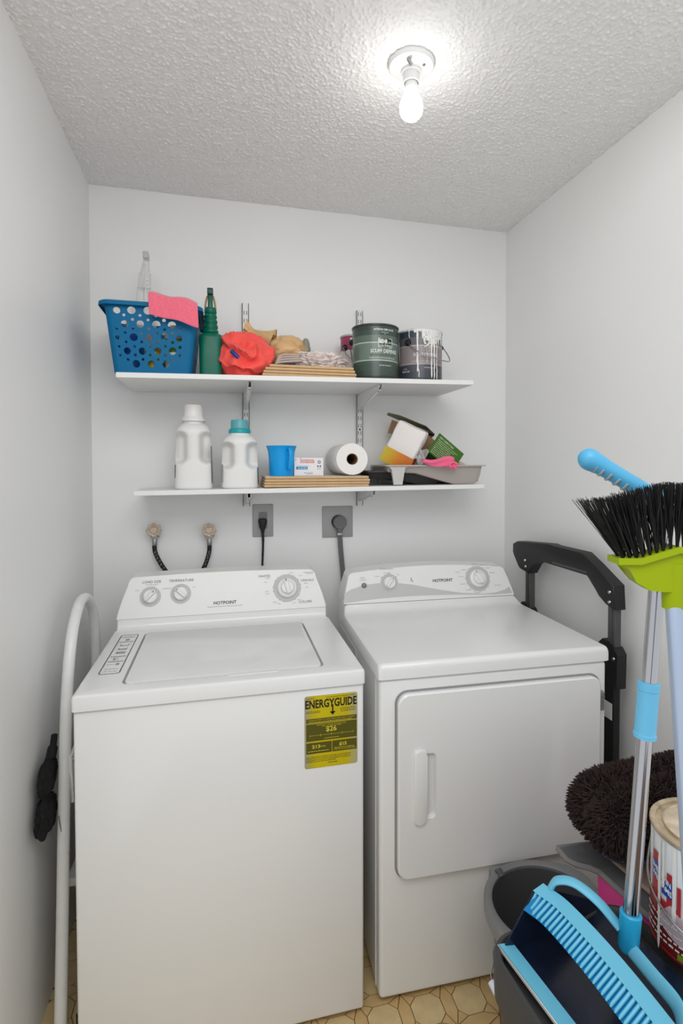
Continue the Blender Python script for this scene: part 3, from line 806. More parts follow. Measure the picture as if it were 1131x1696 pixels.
for side in range(4):
    flat = 0.1095 if side % 2 == 0 else 0.119
    holes = []
    for x, y, r in HL + HS:
        s, v = hole_uv(x, y); s *= 1.15
        rr = r / 372.0 * bh * 0.95
        if abs(s) * flat + rr > flat * 0.995: s = math.copysign((flat * 0.985 - rr) / flat, s)
        holes.append(circle(s, v, 1.0, 14)); holes[-1] = [(s + rr / flat * math.cos(2 * PI * k / 14), v + rr / bh * math.sin(2 * PI * k / 14)) for k in range(14)]
    # drop holes that collide after the shift
    keep = []
    for h_ in holes:
        cx = sum(p[0] for p in h_) / 14; cy = sum(p[1] for p in h_) / 14; R_ = (max(p[1] for p in h_) - min(p[1] for p in h_)) / 2 * bh
        if cy * bh - R_ < 0.008 or cy * bh + R_ > bh - 0.008: continue
        if all(math.hypot((cx - a) * flat, (cy - b) * bh) > R_ + c_ + 0.0012 for a, b, c_, _ in keep): keep.append((cx, cy, R_, h_))
    brd = [(-1 + 2 * i / 8, 0) for i in range(8)] + [(1, i / 8) for i in range(8)] + [(1 - 2 * i / 8, 1) for i in range(8)] + [(-1, 1 - i / 8) for i in range(8)]
    holed(bm, brd, [k[3] for k in keep], lambda s, v, sd=side: bask(sd, s, v))
cen = ((1, -1, -90), (1, 1, 0), (-1, 1, 90), (-1, -1, 180))
for sx, sy, a0 in cen:
    rows = []
    for j in range(9):
        v = j / 8; hw = bw0 + (bw1 - bw0) * v - br; hd = bd0 + (bd1 - bd0) * v - br
        rows.append([(sx * hw + br * math.cos(math.radians(a0 + 90 * i / 8)), sy * hd + br * math.sin(math.radians(a0 + 90 * i / 8)), v * bh) for i in range(9)])
    loft(bm, rows, cap=False, close=False)
bot = rrect(-bw0, -bd0, bw0, bd0, br, 8)
t = bmesh.new(); t.faces.new([t.verts.new((p[0], p[1], 0.0)) for p in reversed(bot)]); merge(bm, t)
bmesh.ops.remove_doubles(bm, verts=bm.verts, dist=1e-5)
bmesh.ops.recalc_face_normals(bm, faces=bm.faces)
o = obj('basket_body', bm, BLUE, basket, angle=40); solidify(o, 0.0022)
bm = NB()
R = []
for d, z in ((-0.003, bh - 0.001), (-0.002, bh + 0.003), (0.010, bh + 0.004), (0.0155, bh + 0.001), (0.0165, bh - 0.010), (0.0140, bh - 0.011), (0.012, bh - 0.002), (0.0, bh - 0.0035)):
    R.append([(p[0], p[1], z) for p in rrect(-bw1 - d, -bd1 - d, bw1 + d, bd1 + d, br + d, 8)])
R.append(R[0]); loft(bm, R, cap=False); obj('rim', bm, BLUE, basket, angle=40)

# ---- things standing inside the basket
def bottle(name, label, loc, prof, m, cap_prof=None, capm=None, sq=None):
    t = thing(name, label, 'bottle', loc)
    obj('bottle_body', lathe(NB(), prof, 28), m, t)
    if cap_prof: obj('cap', lathe(NB(), cap_prof, 24), capm, t)
    return t
bottle('cleaner_bottle', 'deep blue bottle inside the blue basket, seen through its left holes', (0.1765, -0.262, bz + 0.0035), [(0, 0), (0.036, 0), (0.038, 0.004), (0.038, 0.11), (0.03, 0.13), (0.013, 0.15), (0.013, 0.165), (0, 0.165)],
       mat('deep_blue_bottle', (20, 90, 180), 0.3), [(0.016, 0.150), (0.016, 0.172), (0, 0.172)], ENAMEL_P)
bottle('polish_bottle', 'olive yellow bottle inside the blue basket, seen through its lower holes', (0.247, -0.290, bz + 0.0035), [(0, 0), (0.026, 0), (0.027, 0.003), (0.027, 0.07), (0.012, 0.09), (0.012, 0.10), (0, 0.10)],
       mat('olive_yellow_bottle', (150, 140, 40), 0.35))
t = bottle('lotion_bottle', 'white bottle with green label inside the blue basket', (0.312, -0.285, bz + 0.0035), [(0, 0), (0.030, 0), (0.032, 0.004), (0.032, 0.13), (0.015, 0.15), (0.015, 0.16), (0, 0.16)],
       mat('white_bottle', (225, 225, 220), 0.35))
bm = lathe(NB(), [(0.0325, 0.07), (0.0325, 0.115)], 28); obj('label_band', bm, mat('green_label', (96, 140, 60), 0.5), t)
# ---- clear spray bottle
CLEAR = mat('clear_plastic', (236, 236, 236), 0.15, alpha=0.30)
cb = thing('clear_spray_bottle', 'clear plastic spray bottle standing in the blue basket', 'bottle', (0.203, -0.165, bz + 0.0035))
def sqring(hw, hd, z, r=0.4, n=24, x=0.0, y=0.0):
    out = []
    for k in range(n):
        a = 2 * PI * k / n; c_, s_ = math.cos(a), math.sin(a); e = 2.0 / (2 + 3 * (1 - r))
        out.append((x + hw * math.copysign(abs(c_) ** e, c_), y + hd * math.copysign(abs(s_) ** e, s_), z))
    return out
obj('bottle_body', loft(NB(), [sqring(a, a * 0.9, z) for z, a in ((0.0, 0.036), (0.004, 0.040), (0.225, 0.040), (0.246, 0.038), (0.256, 0.030), (0.262, 0.0235), (0.31, 0.0215))]), CLEAR, cb)
bm = NB()
loft(bm, [sqring(w, 0.013, z, x=x) for z, w, x in ((0.310, 0.0212, 0.001), (0.342, 0.0192, 0.003), (0.362, 0.0185, 0.004), (0.364, 0.0150, 0.004), (0.392, 0.0110, 0.007), (0.408, 0.0090, 0.009))])
obj('spray_head', bm, mat('frosted_clear_plastic', (222, 222, 222), 0.25, alpha=0.42), cb)
obj('nozzle', bx((0.0, -0.026, 0.408), (0.018, 0.012, 0.430), 0.002), mat('frosted_grey', (190, 190, 190), 0.3, alpha=0.55), cb)
obj('trigger', tube(NB(), catmull([(0.004, -0.018, 0.388), (0.003, -0.030, 0.36), (0.002, -0.034, 0.33), (0.001, -0.028, 0.305)], 5), 0.0042, 8), mat('frosted_clear_plastic'), cb)
obj('dip_tube', tube(NB(), [(0.0, -0.002, 0.02), (0.0, -0.002, 0.31)], 0.0022, 8), mat('frosted_grey'), cb)
bm = NB()
for k in range(6): box(bm, (0.0120, -0.0225, 0.268 + k * 0.0125), (0.0160, -0.0190, 0.275 + k * 0.0125), 0.001)
obj('grip_ribs', bm, ENAMEL_P, cb)
# ---- pink cloth over the basket's front right corner
TERRY = mat('pink_terry_cloth', (244, 112, 134), 0.95, bump=0.9, bscale=420, var=0.08, vscale=160, sheen=0.5)
def cloth_sheet(name, label, f, nu, nv, m, th, cat='cloth', sub=1):
    bm = NB(); rows = [[f(i / nu, j / nv) for i in range(nu + 1)] for j in range(nv + 1)]
    loft(bm, rows, cap=False, close=False)
    o = obj(name, bm, m); solidify(o, th, 0); 
    if sub: subdiv_smooth(o, sub)
    tag(o, label, cat); return o
RY = -0.205 - bd1 - 0.0165     # front of the basket rim
def pinkcloth(u, v):
    # u across (left to right), v from inside the basket over the rim and down the front
    x = 0.238 + 0.146 * u + 0.006 * v
    L = [(-0.10, 0.010), (-0.055, 0.030), (-0.02, 0.0300), (0.002, 0.020), (0.0075, 0.000), (0.0085, -0.014), (0.0085, -0.030), (0.0100, -0.044)]
    k = v * (len(L) - 1); i = min(int(k), len(L) - 2); fr = k - i
    dy = L[i][0] * (1 - fr) + L[i + 1][0] * fr; dz = L[i][1] * (1 - fr) + L[i + 1][1] * fr
    drop = 1.0 + 0.45 * u
    z = bz + bh + 0.004 + (dz * (drop if dz < 0 else 1.0)) - 0.020 * u * u * (1 if v < 0.6 else 0.6) + 0.004 * math.sin(u * 9 + v * 3) * (1 if v < 0.5 else 0.4)
    y = RY - dy - 0.006 - 0.0035 * math.sin(u * 11 + 1) * v + 0.002
    if v < 0.45: z = max(z, bz + bh + 0.010 - 0.03 * max(0, u - 0.75))
    return (x, y, z)
cloth_sheet('pink_cloth', 'pink terry cloth draped over the rim of the blue basket', pinkcloth, 18, 16, TERRY, 0.007)

# ---- green spray bottle
GREEN = mat('green_bottle_plastic', (0, 100, 78), 0.34, spec=0.35); GREEN2 = mat('green_sprayer', (0, 92, 72), 0.34)
gb = thing('green_spray_bottle', 'dark green spray bottle standing between blue basket and red bag', 'bottle', (0.4235, -0.262, UZ(0.415)))
obj('bottle_body', loft(NB(), [sqring(a, b, z, r=0.25) for z, a, b in ((0, 0.0335, 0.028), (0.004, 0.0362, 0.031), (0.06, 0.0370, 0.032), (0.132, 0.0375, 0.032), (0.142, 0.0355, 0.030), (0.147, 0.027, 0.025), (0.148, 0.024, 0.022))]), GREEN, gb)
prof = []
for k in range(4):
    z0 = 0.148 + k * 0.017; r0 = 0.0255 - k * 0.0016
    prof += [(r0 - 0.0015, z0), (r0 + 0.0008, z0 + 0.003), (r0, z0 + 0.010), (r0 - 0.003, z0 + 0.0145)]
prof += [(0.0205, 0.217), (0.0195, 0.230), (0.018, 0.234), (0, 0.234)]
obj('neck', lathe(NB(), [(0.0, 0.147)] + prof, 32), GREEN, gb, angle=60)
obj('spray_head', loft(NB(), [sqring(a, b, z, y=-0.004) for z, a, b in ((0.232, 0.0085, 0.015), (0.268, 0.0075, 0.016), (0.275, 0.0085, 0.02))]), GREEN2, gb)
obj('nozzle', bx((-0.0095, -0.034, 0.272), (0.0095, 0.012, 0.293), 0.003), mat('dark_teal_nozzle', (28, 62, 60), 0.4), gb)
AMB = mat('amber_trigger_film', (198, 176, 128), 0.35, trans=0.3)
bm = NB()
for s in (-1, 1): tube(bm, catmull([(s * 0.0165, -0.004, 0.232), (s * 0.0150, -0.004, 0.250), (s * 0.0095, -0.004, 0.272)], 5), [0.0035] * 11, 8, flat=2.2)
obj('sprayer_shroud', bm, AMB, gb)

# ---- red bag, rolled
RED = mat('coral_red_fabric', (250, 84, 74), 0.55, bump=0.25, bscale=90, sheen=0.2)
rc = Vector((0.530, -0.235, UZ(0.53) + 0.005))
red = thing('red_fabric_bag', 'rolled coral red fabric bag with a blue scrap inside, beside green bottle', 'bag', rc)
def redf(d):
    # spiral folds around an axis facing the viewer and a bit up
    ax = Vector((0.12, -0.82, 0.55)).normalized()
    e1 = ax.cross(Vector((0, 0, 1))).normalized(); e2 = ax.cross(e1)
    w = d.dot(ax); ang = math.atan2(d.dot(e2), d.dot(e1)); rad = math.acos(max(-1, min(1, w)))
    wob = 0.6 * noise.noise(Vector((d.x * 2.2, d.y * 2.2, d.z * 2.2)))
    s = (ang / (2 * PI) * 1.0 + rad * 1.55 + wob) % 1.0
    fold = 0.42 * (s ** 1.6 - 0.42) * max(0.10, min(1.0, (1.55 - rad) / 0.55))
    return 1.0 + fold + 0.07 * noise.noise(d * 3.1) + 0.015 * noise.noise(d * 8) - (0.12 if rad < 0.3 else 0)
bm = NB(); blob(bm, (0, 0, 0.062), (0.098, 0.088, 0.080), redf, 160)
for v in bm.verts:
    k_ = max(0.0, (0.05 - v.co.z) / 0.05); v.co.x *= 1 - 0.13 * min(1.2, k_)
    if v.co.z < 0.0: v.co.z = v.co.z * 0.02
obj('bag_body', bm, RED, red, angle=180)
bm = NB(); blob(bm, (-0.045, 0.03, 0.110), (0.045, 0.035, 0.030), lambda d: 1 + 0.15 * noise.noise(d * 3), 32)
obj('bag_mouth', bm, mat('maroon_sheer_fabric', (170, 84, 88), 0.6), red)
bm = NB(); tube(bm, catmull([(-0.040, -0.086, 0.076), (-0.028, -0.092, 0.064), (-0.018, -0.092, 0.054)], 4), 0.007, 8)
obj('blue_scrap', bm, mat('blue_fabric', (20, 60, 140), 0.5), red)
# ---- boards on the upper shelf
def board_stack(prefix, x0, x1, y0, y1, zf, th, offs, group, labels):
    z = zf((x0 + x1) / 2) + 0.0012
    for k, (a, b) in enumerate(offs):
        t = thing('shelf_board', labels[k], 'board', ((x0 + x1) / 2, (y0 + y1) / 2, z + k * (th + 0.0008)), group=group)
        hx, hy = (x1 - x0) / 2, (y1 - y0) / 2
        obj('board_core', bx((-hx + a, -hy + 0.002 * (k % 2), 0), (hx + b, hy, th - 0.0004), 0.0030, 3), BOARD, t)
        obj('white_face', bx((-hx + a + 0.004, -hy + 0.006, th - 0.0006), (hx + b - 0.004, hy - 0.004, th)), SHELFW, t)
    return z + len(offs) * (th + 0.0008)
UB_TOP = board_stack('u', 0.590, 0.912, -0.325, -0.050, UZ, 0.0094, [(0, 0), (0.004, 0.002), (0.010, -0.004), (0.024, -0.008)], 'tan boards on the upper shelf',
            ['tan board at the bottom of the upper shelf stack', 'tan board second from bottom of the upper shelf stack', 'tan board third from bottom of the upper shelf stack', 'tan board on top of the upper shelf stack under white rags'])
# ---- tan plastic bag
TAN = mat('tan_plastic_bag', (230, 188, 134), 0.35, trans=0.1, bump=0.4, bscale=35, var=0.12, vscale=14)
tb = thing('tan_plastic_bag', 'knotted tan plastic bag lying behind the red bag on upper shelf', 'bag', (0.668, -0.128, UB_TOP))
def tanf(d): return 1 + 0.20 * noise.noise(d * 1.7 + Vector((3, 1, 0))) + 0.09 * noise.noise(d * 5) + 0.035 * abs(noise.noise(d * 12))
bm = NB(); blob(bm, (0.015, 0, 0.078), (0.088, 0.07, 0.058), tanf, 96)
blob(bm, (0.062, -0.008, 0.060), (0.032, 0.04, 0.045), tanf, 48)
obj('bag_body', bm, TAN, tb, angle=180)
bm = NB(); R = []
for k in range(15):
    f = k / 14; cx = -0.035 - 0.090 * f; cz = 0.088 + 0.075 * f; rad = 0.058 * (1 - f) ** 1.7 + 0.008 + (0.014 * max(0, f - 0.72) * 3.5)
    R.append([(cx + rad * 0.45 * math.sin(a + 0.4) * 0.9, rad * math.cos(a) * (1 + 0.16 * math.sin(5 * a + 4 * f) + 0.10 * math.sin(11 * a)), cz + rad * math.sin(a) * (1 + 0.16 * math.sin(5 * a + 4 * f) + 0.10 * math.sin(11 * a))) for a in [2 * PI * i / 30 for i in range(30)]])
loft(bm, R, cap=False); o = obj('bag_neck', bm, TAN, tb, angle=80); solidify(o, 0.0012, 0)
bm = NB(); blob(bm, (0.095, 0.005, 0.088), (0.020, 0.03, 0.045), tanf, 32); obj('grey_lining', bm, mat('grey_bag_film', (150, 146, 130), 0.4), tb)
# ---- rags
RAG = mat('white_rag', (230, 216, 210), 0.95, bump=0.6, bscale=160, var=0.05, vscale=40)
bm = NB(); blob(bm, (0, 0, 0.026), (0.098, 0.055, 0.033), lambda d: 1 + 0.30 * noise.noise(d * 5) + 0.22 * noise.noise(d * 13) + 0.10 * noise.noise(d * 27), 120)
for v in bm.verts: v.co.z = max(v.co.z, 0)
r1 = obj('crumpled_rag', bm, RAG, None, angle=60); r1.location = (0.792, -0.240, UB_TOP + 0.0005); tag(r1, 'crumpled white rag on the boards between tan bag and paint cans', 'rag')
bm = NB()
for k in range(4):
    bmk = catmull([(-0.045 + k * 0.003, 0, 0.004 + k * 0.0075), (-0.015, 0, 0.010 + k * 0.0085), (0.045 - k * 0.004, 0, 0.016 + k * 0.007)], 6)
    loft(bm, [[(p.x, y, p.z + s) for y in (-0.05 + 0.004 * k, 0.04)] for p in bmk for s in (0.0,)], cap=False, close=False)
r2 = obj('folded_rag', bm, mat('grey_pink_rag', (188, 168, 160), 0.95, bump=0.4, bscale=200), None); solidify(r2, 0.006, 0); r2.location = (0.680, -0.262, UB_TOP + 0.001); tag(r2, 'folded greyish rag beneath the tan plastic bag', 'rag')

# ---- paint cans
def paint_can(label, loc, rz, r, h, body_mat, rim_mat, name='paint_can', lid=True, bail=None, bail_mat=None):
    t = thing(name, label, 'paint can', loc, rz)
    obj('can_body', lathe(NB(), [(0, 0.002), (r - 0.003, 0.002), (r - 0.001, 0.0), (r, 0.003), (r, 0.006), (r - 0.0012, 0.008), (r - 0.0012, h - 0.010), (r, h - 0.008)], 64), body_mat, t, angle=30)
    obj('rim', lathe(NB(), [(r - 0.001, h - 0.009), (r + 0.0012, h - 0.006), (r + 0.0012, h - 0.001), (r - 0.001, h), (r - 0.008, h - 0.001), (r - 0.009, h - 0.005), (r - 0.018, h - 0.005), (r - 0.019, h - 0.001), (r - 0.022, h - 0.003), (0, h - 0.003)], 64), rim_mat, t, angle=30)
    for a in ((PI, 0.0) if bail is None else bail[0]):
        M_ = Matrix.Rotation(a, 4, 'Z') @ Matrix.Translation((r - 0.001, 0, h * 0.74)) @ Matrix.Rotation(PI / 2, 4, 'Y')
        obj('bail_ear', lathe(NB(), [(0, 0.012), (0.006, 0.011), (0.009, 0.007), (0.0125, 0.003), (0.013, 0)], 20, M=M_), BLACKP, t)
    if bail and bail[1]:
        obj('bail_handle', tube(NB(), catmull(bail[1], 8), 0.0019, 8), bail_mat or ZINC, t)
    return t
def cylmap(r, e=0.0009):
    return lambda a, b: ((r + e) * math.sin(a / r), -(r + e) * math.cos(a / r), b)
gr, gh = 0.0845, 0.193
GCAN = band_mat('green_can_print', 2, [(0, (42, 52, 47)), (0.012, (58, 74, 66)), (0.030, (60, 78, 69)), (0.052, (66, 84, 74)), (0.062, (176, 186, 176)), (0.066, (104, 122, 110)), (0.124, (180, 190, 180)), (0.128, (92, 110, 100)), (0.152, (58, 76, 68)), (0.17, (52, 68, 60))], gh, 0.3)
cz = UZ(1.0)
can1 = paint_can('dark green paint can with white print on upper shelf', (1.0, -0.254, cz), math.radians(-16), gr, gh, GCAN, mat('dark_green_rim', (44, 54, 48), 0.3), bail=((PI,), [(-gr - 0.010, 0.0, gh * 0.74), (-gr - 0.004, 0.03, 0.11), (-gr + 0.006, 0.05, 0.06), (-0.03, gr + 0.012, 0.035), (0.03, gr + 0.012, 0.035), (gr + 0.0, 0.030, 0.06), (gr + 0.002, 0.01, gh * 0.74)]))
fc = cylmap(gr)
bm = NB()
SH = 0.024
text(bm, 'INTERIOR SEMI-GLOSS', fc, 0.0062, 0.010 + SH, 0.168, bold=0.02, width=0.075); text(bm, 'MEDIUM BASE', fc, 0.0032, 0.012 + SH, 0.160); text(bm, '3703', fc, 0.0028, 0.012 + SH, 0.1545)
text(bm, 'SCUFF DEFENSE', fc, 0.0118, 0.012 + SH, 0.0905, bold=0.02, width=0.104)
text(bm, 'DURABLE FINISH WITH STAIN RESISTANCE', fc, 0.0036, 0.004 + SH, 0.0705, width=0.098); text(bm, 'LIFETIME WARRANTY', fc, 0.0046, 0.014 + SH, 0.0440, width=0.048)
text(bm, '1 GAL', fc, 0.0050, -0.088, 0.028); text(bm, '3.79 L', fc, 0.0046, -0.088, 0.020)
text(bm, 'ULTRA', fc, 0.0066, 0.014 + SH, 0.1120, bold=0.01, width=0.046)
t = bmesh.new(); A_ = rrect(-0.0135 + SH, 0.1085, 0.0415 + SH, 0.1415, 0.003, 3); B_ = rrect(-0.0117 + SH, 0.1103, 0.0397 + SH, 0.1397, 0.002, 3)
A = [t.verts.new(fc(*p)) for p in A_]; B = [t.verts.new(fc(*p)) for p in B_]
for i in range(len(A)): t.faces.new((A[i], A[(i + 1) % len(A)], B[(i + 1) % len(A)], B[i]))
merge(bm, t)
t2 = cylmap(gr, 0.0013)
obj('lettering', bm, mat('can_white_print', (232, 234, 228), 0.4), can1, smooth=False)
bm = NB(); quad(bm, cylmap(gr, 0.0006), -0.0117 + SH, 0.1200, 0.0397 + SH, 0.1397, 8); obj('logo_panel', bm, mat('logo_dark', (40, 46, 40), 0.4), can1, smooth=False)
bm = NB(); text(bm, 'BEHR', t2, 0.0135, 0.0060 + SH, 0.1232, bold=0.045, width=0.033); text(bm, 'PAINT', t2, 0.0052, 0.0315 + SH, 0.1235, bold=0.02, width=0.013); obj('logo_lettering', bm, MATS['can_white_print'], can1, smooth=False)
bm = NB(); text(bm, 'STAIN-BLOCKING PAINT & PRIMER', fc, 0.0046, 0.006 + SH, 0.0805, width=0.095)
for k in range(7): lines(bm, fc, -0.098, 0.112 - k * 0.0065, -0.060, 0.0022)
obj('dark_lettering', bm, mat('can_dark_print', (70, 84, 76), 0.5), can1, smooth=False)

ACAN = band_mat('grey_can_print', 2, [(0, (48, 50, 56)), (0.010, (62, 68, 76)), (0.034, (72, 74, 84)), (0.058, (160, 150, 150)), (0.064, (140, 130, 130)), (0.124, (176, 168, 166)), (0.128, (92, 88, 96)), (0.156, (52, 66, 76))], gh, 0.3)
cz2 = UZ(1.18)
WDRIP = mat('dried_white_paint', (232, 230, 226), 0.55, bump=0.2, bscale=200)
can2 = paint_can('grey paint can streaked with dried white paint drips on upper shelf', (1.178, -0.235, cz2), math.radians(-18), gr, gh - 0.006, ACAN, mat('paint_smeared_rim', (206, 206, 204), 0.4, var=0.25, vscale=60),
                 bail=((math.radians(238), math.radians(20)), [(-0.0430, -0.0740, 0.139), (-0.0300, -0.0860, 0.118), (0.010, -0.1020, 0.090), (0.060, -0.0880, 0.075), (0.098, -0.045, 0.074), (0.1120, -0.005, 0.085), (0.1060, 0.022, 0.112), (0.0900, 0.033, 0.139)]))
fc2 = cylmap(gr)
bm = NB(); text(bm, 'SCUFF DEFENSE', fc2, 0.0108, 0.020, 0.088, bold=0.02, align='C', width=0.092)
text(bm, 'LIFETIME WARRANTY', fc2, 0.0046, 0.035, 0.0440, width=0.045); text(bm, '1 GAL', fc2, 0.0046, -0.058, 0.041); text(bm, '128 FL OZ', fc2, 0.0052, -0.056, 0.031, bold=0.02); text(bm, 'DURABLE FINISH WITH STAIN RESISTANCE', fc2, 0.0030, 0.012, 0.0680, width=0.085)
obj('lettering', bm, mat('can_grey_print', (222, 216, 216), 0.4), can2, smooth=False)
bm = NB(); rd = random.Random(5)
for a0, w, ztop, zbot in ((-0.042, 0.003, 0.184, 0.155), (-0.011, 0.0062, 0.184, 0.031), (-0.006, 0.003, 0.040, 0.012), (0.0225, 0.0015, 0.13, 0.06), (0.040, 0.0065, 0.184, 0.010), (0.052, 0.006, 0.184, 0.006), (0.064, 0.005, 0.184, 0.004), (-0.020, 0.010, 0.184, 0.172)):
    t = bmesh.new(); n = 16; Lv, Rv = [], []
    for k in range(n + 1):
        z = ztop + (zbot - ztop) * k / n; ww = w * (0.75 + 0.35 * rd.random()) * (1.15 if k < 3 else 1.0) * (0.35 if k == n else 1)
        c_ = a0 + 0.003 * (k / n) * rd.random()
        Lv.append(t.verts.new(cylmap(gr, 0.0016)(c_ - ww / 2, z))); Rv.append(t.verts.new(cylmap(gr, 0.0016)(c_ + ww / 2, z)))
    for k in range(n): t.faces.new((Lv[k + 1], Rv[k + 1], Rv[k], Lv[k]))
    merge(bm, t)
obj('paint_drip', bm, WDRIP, can2, smooth=False)
bm = NB(); t = bmesh.new(); st = 0.0016; fm = cylmap(gr, 0.0013); cache = {}
def vv(i, j):
    if (i, j) not in cache: cache[(i, j)] = t.verts.new(fm(i * st, 0.184 - j * st))
    return cache[(i, j)]
for i in range(-8, 62):
    for j in range(0, 60):
        a = i * st; d = j * st
        lim = 0.020 + 0.075 * max(0, min(1, (a + 0.004) / 0.018)) * (1 if a < 0.055 else 0.8)
        nz = fbm(a * 180, d * 40, 3.1, 3) * 0.5
        if a < 0.004: lim = 0.012
        if d < lim * (0.62 + nz) : 
            if fbm(a * 400, d * 120, 9.0, 2) < 0.45 - (0.5 if d > lim * 0.55 else 0): t.faces.new((vv(i, j), vv(i, j + 1), vv(i + 1, j + 1), vv(i + 1, j)))
merge(bm, t); obj('paint_spill', bm, WDRIP, can2, smooth=False)
# small pink can behind
PCAN = band_mat('pink_can_print', 2, [(0, (226, 216, 212)), (0.062, (150, 54, 92)), (0.10, (140, 50, 86)), (0.117, (206, 200, 198))], 0.124, 0.35)
cz3 = UB_TOP + 0.002
can3 = paint_can('small pink and white paint can standing behind the dark green can', (0.962, -0.100, UZ(0.96)), 0.3, 0.058, 0.195 , band_mat('pink_can_print2', 2, [(0, (226, 216, 212)), (0.135, (160, 60, 100)), (0.187, (196, 190, 190))], 0.195, 0.35), mat('can_rim_grey', (190, 186, 186), 0.35, metal=0.4),
                 bail=((math.radians(196), math.radians(16)), [(-0.066, -0.020, 0.144), (-0.060, -0.045, 0.11), (-0.030, -0.068, 0.085), (0.02, -0.07, 0.085), (0.055, -0.03, 0.11), (0.066, 0.016, 0.144)]))
bm = NB(); quad(bm, cylmap(0.058), -0.050, 0.168, -0.040, 0.180, 2); obj('white_sticker', bm, SHELFW, can3, smooth=False)

# ================================================================== LOWER SHELF CONTENTS
JUG = mat('milky_white_plastic', (232, 231, 228), 0.38, sss=0.0)
def jug(label, x, y, w, d, h, cap_mat, cap, ring_mat, dents, label_col):
    z0 = LZ(x)
    t = thing('detergent_jug', label, 'jug', (x, y, z0))
    n, m = 72, 64; rings = []
    for j in range(m + 1):
        f = j / m; z = f * h
        if f < 0.03: k = 0.94 + 0.06 * math.sin(f / 0.03 * PI / 2)
        elif f < 0.80: k = 1.0 - 0.07 * ((f - 0.03) / 0.77) + 0.02 * math.sin(max(0, min(1, (f - 0.45) / 0.1)) * 0)
        else:
            g_ = (f - 0.80) / 0.20; k = 0.93 * math.sqrt(max(0, 1 - (g_ * 0.86) ** 2.4)) + 0.0
        k = max(k, 0.30)
        ring = []
        for i in range(n):
            a = 2 * PI * i / n; c_, s_ = math.cos(a), math.sin(a); e = 0.62 + 0.38 * max(0, (f - 0.78) / 0.22)
            px = w / 2 * k * math.copysign(abs(c_) ** e, c_); py = d / 2 * k * math.copysign(abs(s_) ** e, s_)
            if py < 0:
                for (dx, dz0, dz1, rw, dep) in dents:
                    zc = max(dz0, min(dz1, z)); q = math.hypot((px - dx) / rw, (z - zc) / (rw * 0.9))
                    if q < 1.35: py += dep * (1 / (1 + math.exp((q - 0.80) * 9))) * min(1, abs(py) / (d * 0.25))
            ring.append((px, py, z))
        rings.append(ring)
    body = obj('jug_body', loft(NB(), rings), JUG, t, angle=180)
    return t, z0
t, z0 = jug('tall plain white detergent jug with white cap on lower shelf', 0.362, -0.170, 0.128, 0.10, 0.232, ENAMEL_P, None, None,
        [(-0.046, 0.112, 0.176, 0.026, 0.046), (0.046, 0.112, 0.176, 0.026, 0.046)], None)
obj('neck', lathe(NB(), [(0.030, 0.222), (0.034, 0.226), (0.034, 0.236), (0.030, 0.238)], 32), JUG, t)
obj('cap', lathe(NB(), [(0.0395, 0.236), (0.0400, 0.238), (0.0380, 0.246), (0.0340, 0.252), (0.0325, 0.258), (0.0305, 0.290), (0.0290, 0.293), (0, 0.293)], 40), mat('cap_white', (236, 233, 230), 0.35), t)
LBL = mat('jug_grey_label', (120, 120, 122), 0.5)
def side_patch(t, pts, m):
    bm = NB(); poly2d(bm, lambda a, b: pts(a, b), [(0, 0), (1, 0), (1, 1), (0, 1)]); return obj('label', bm, m, t, smooth=False)
def jug_label(t, w, d, s, z_lo, z_hi, m, arc):
    bm = NB(); R = []
    for z in np.linspace(z_lo, z_hi, 7):
        k = (1.0 - 0.07 * ((z / 0.232) - 0.03) / 0.77) + 0.012
        R.append([(w / 2 * k * math.copysign(abs(math.cos(a)) ** 0.62, math.cos(a)), d / 2 * k * math.copysign(abs(math.sin(a)) ** 0.62, math.sin(a)), z) for a in np.linspace(arc[0], arc[1], 9)])
    loft(bm, R, cap=False, close=False); obj('label', bm, m, t)
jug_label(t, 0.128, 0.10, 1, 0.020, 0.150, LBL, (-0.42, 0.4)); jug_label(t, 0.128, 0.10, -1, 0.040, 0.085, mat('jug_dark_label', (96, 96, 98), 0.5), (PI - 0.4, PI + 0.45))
t, z0 = jug('shorter white detergent jug with teal cap on lower shelf', 0.520, -0.170, 0.131, 0.10, 0.193, None, None, None,
        [(-0.046, 0.092, 0.140, 0.025, 0.046), (0.046, 0.092, 0.140, 0.025, 0.046)], None)
obj('neck', lathe(NB(), [(0.030, 0.184), (0.036, 0.187), (0.036, 0.195), (0.030, 0.197)], 32), JUG, t)
obj('cap_collar', lathe(NB(), [(0.0365, 0.195), (0.0385, 0.196), (0.0388, 0.205), (0.0365, 0.210), (0.031, 0.212)], 40), mat('teal_cap_collar', (20, 160, 170), 0.35), t)
obj('cap', lathe(NB(), [(0.0318, 0.209), (0.0305, 0.240), (0.0290, 0.243), (0, 0.243)], 40), mat('teal_translucent_cap', (96, 172, 180), 0.3), t)
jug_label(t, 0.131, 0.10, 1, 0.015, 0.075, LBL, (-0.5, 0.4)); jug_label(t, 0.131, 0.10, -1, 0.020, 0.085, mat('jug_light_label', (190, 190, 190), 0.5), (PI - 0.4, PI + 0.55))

LB_TOP = board_stack('l', 0.600, 0.978, -0.250, -0.040, LZ, 0.0091, [(0, 0), (0.001, 0.003), (0.003, 0.004), (0.004, 0.0)], 'tan boards on the lower shelf',
            ['tan board at the bottom of the lower shelf stack', 'tan board second from bottom of the lower shelf stack', 'tan board third from bottom of the lower shelf stack', 'tan board on top of the lower shelf stack under cup and paper roll'])
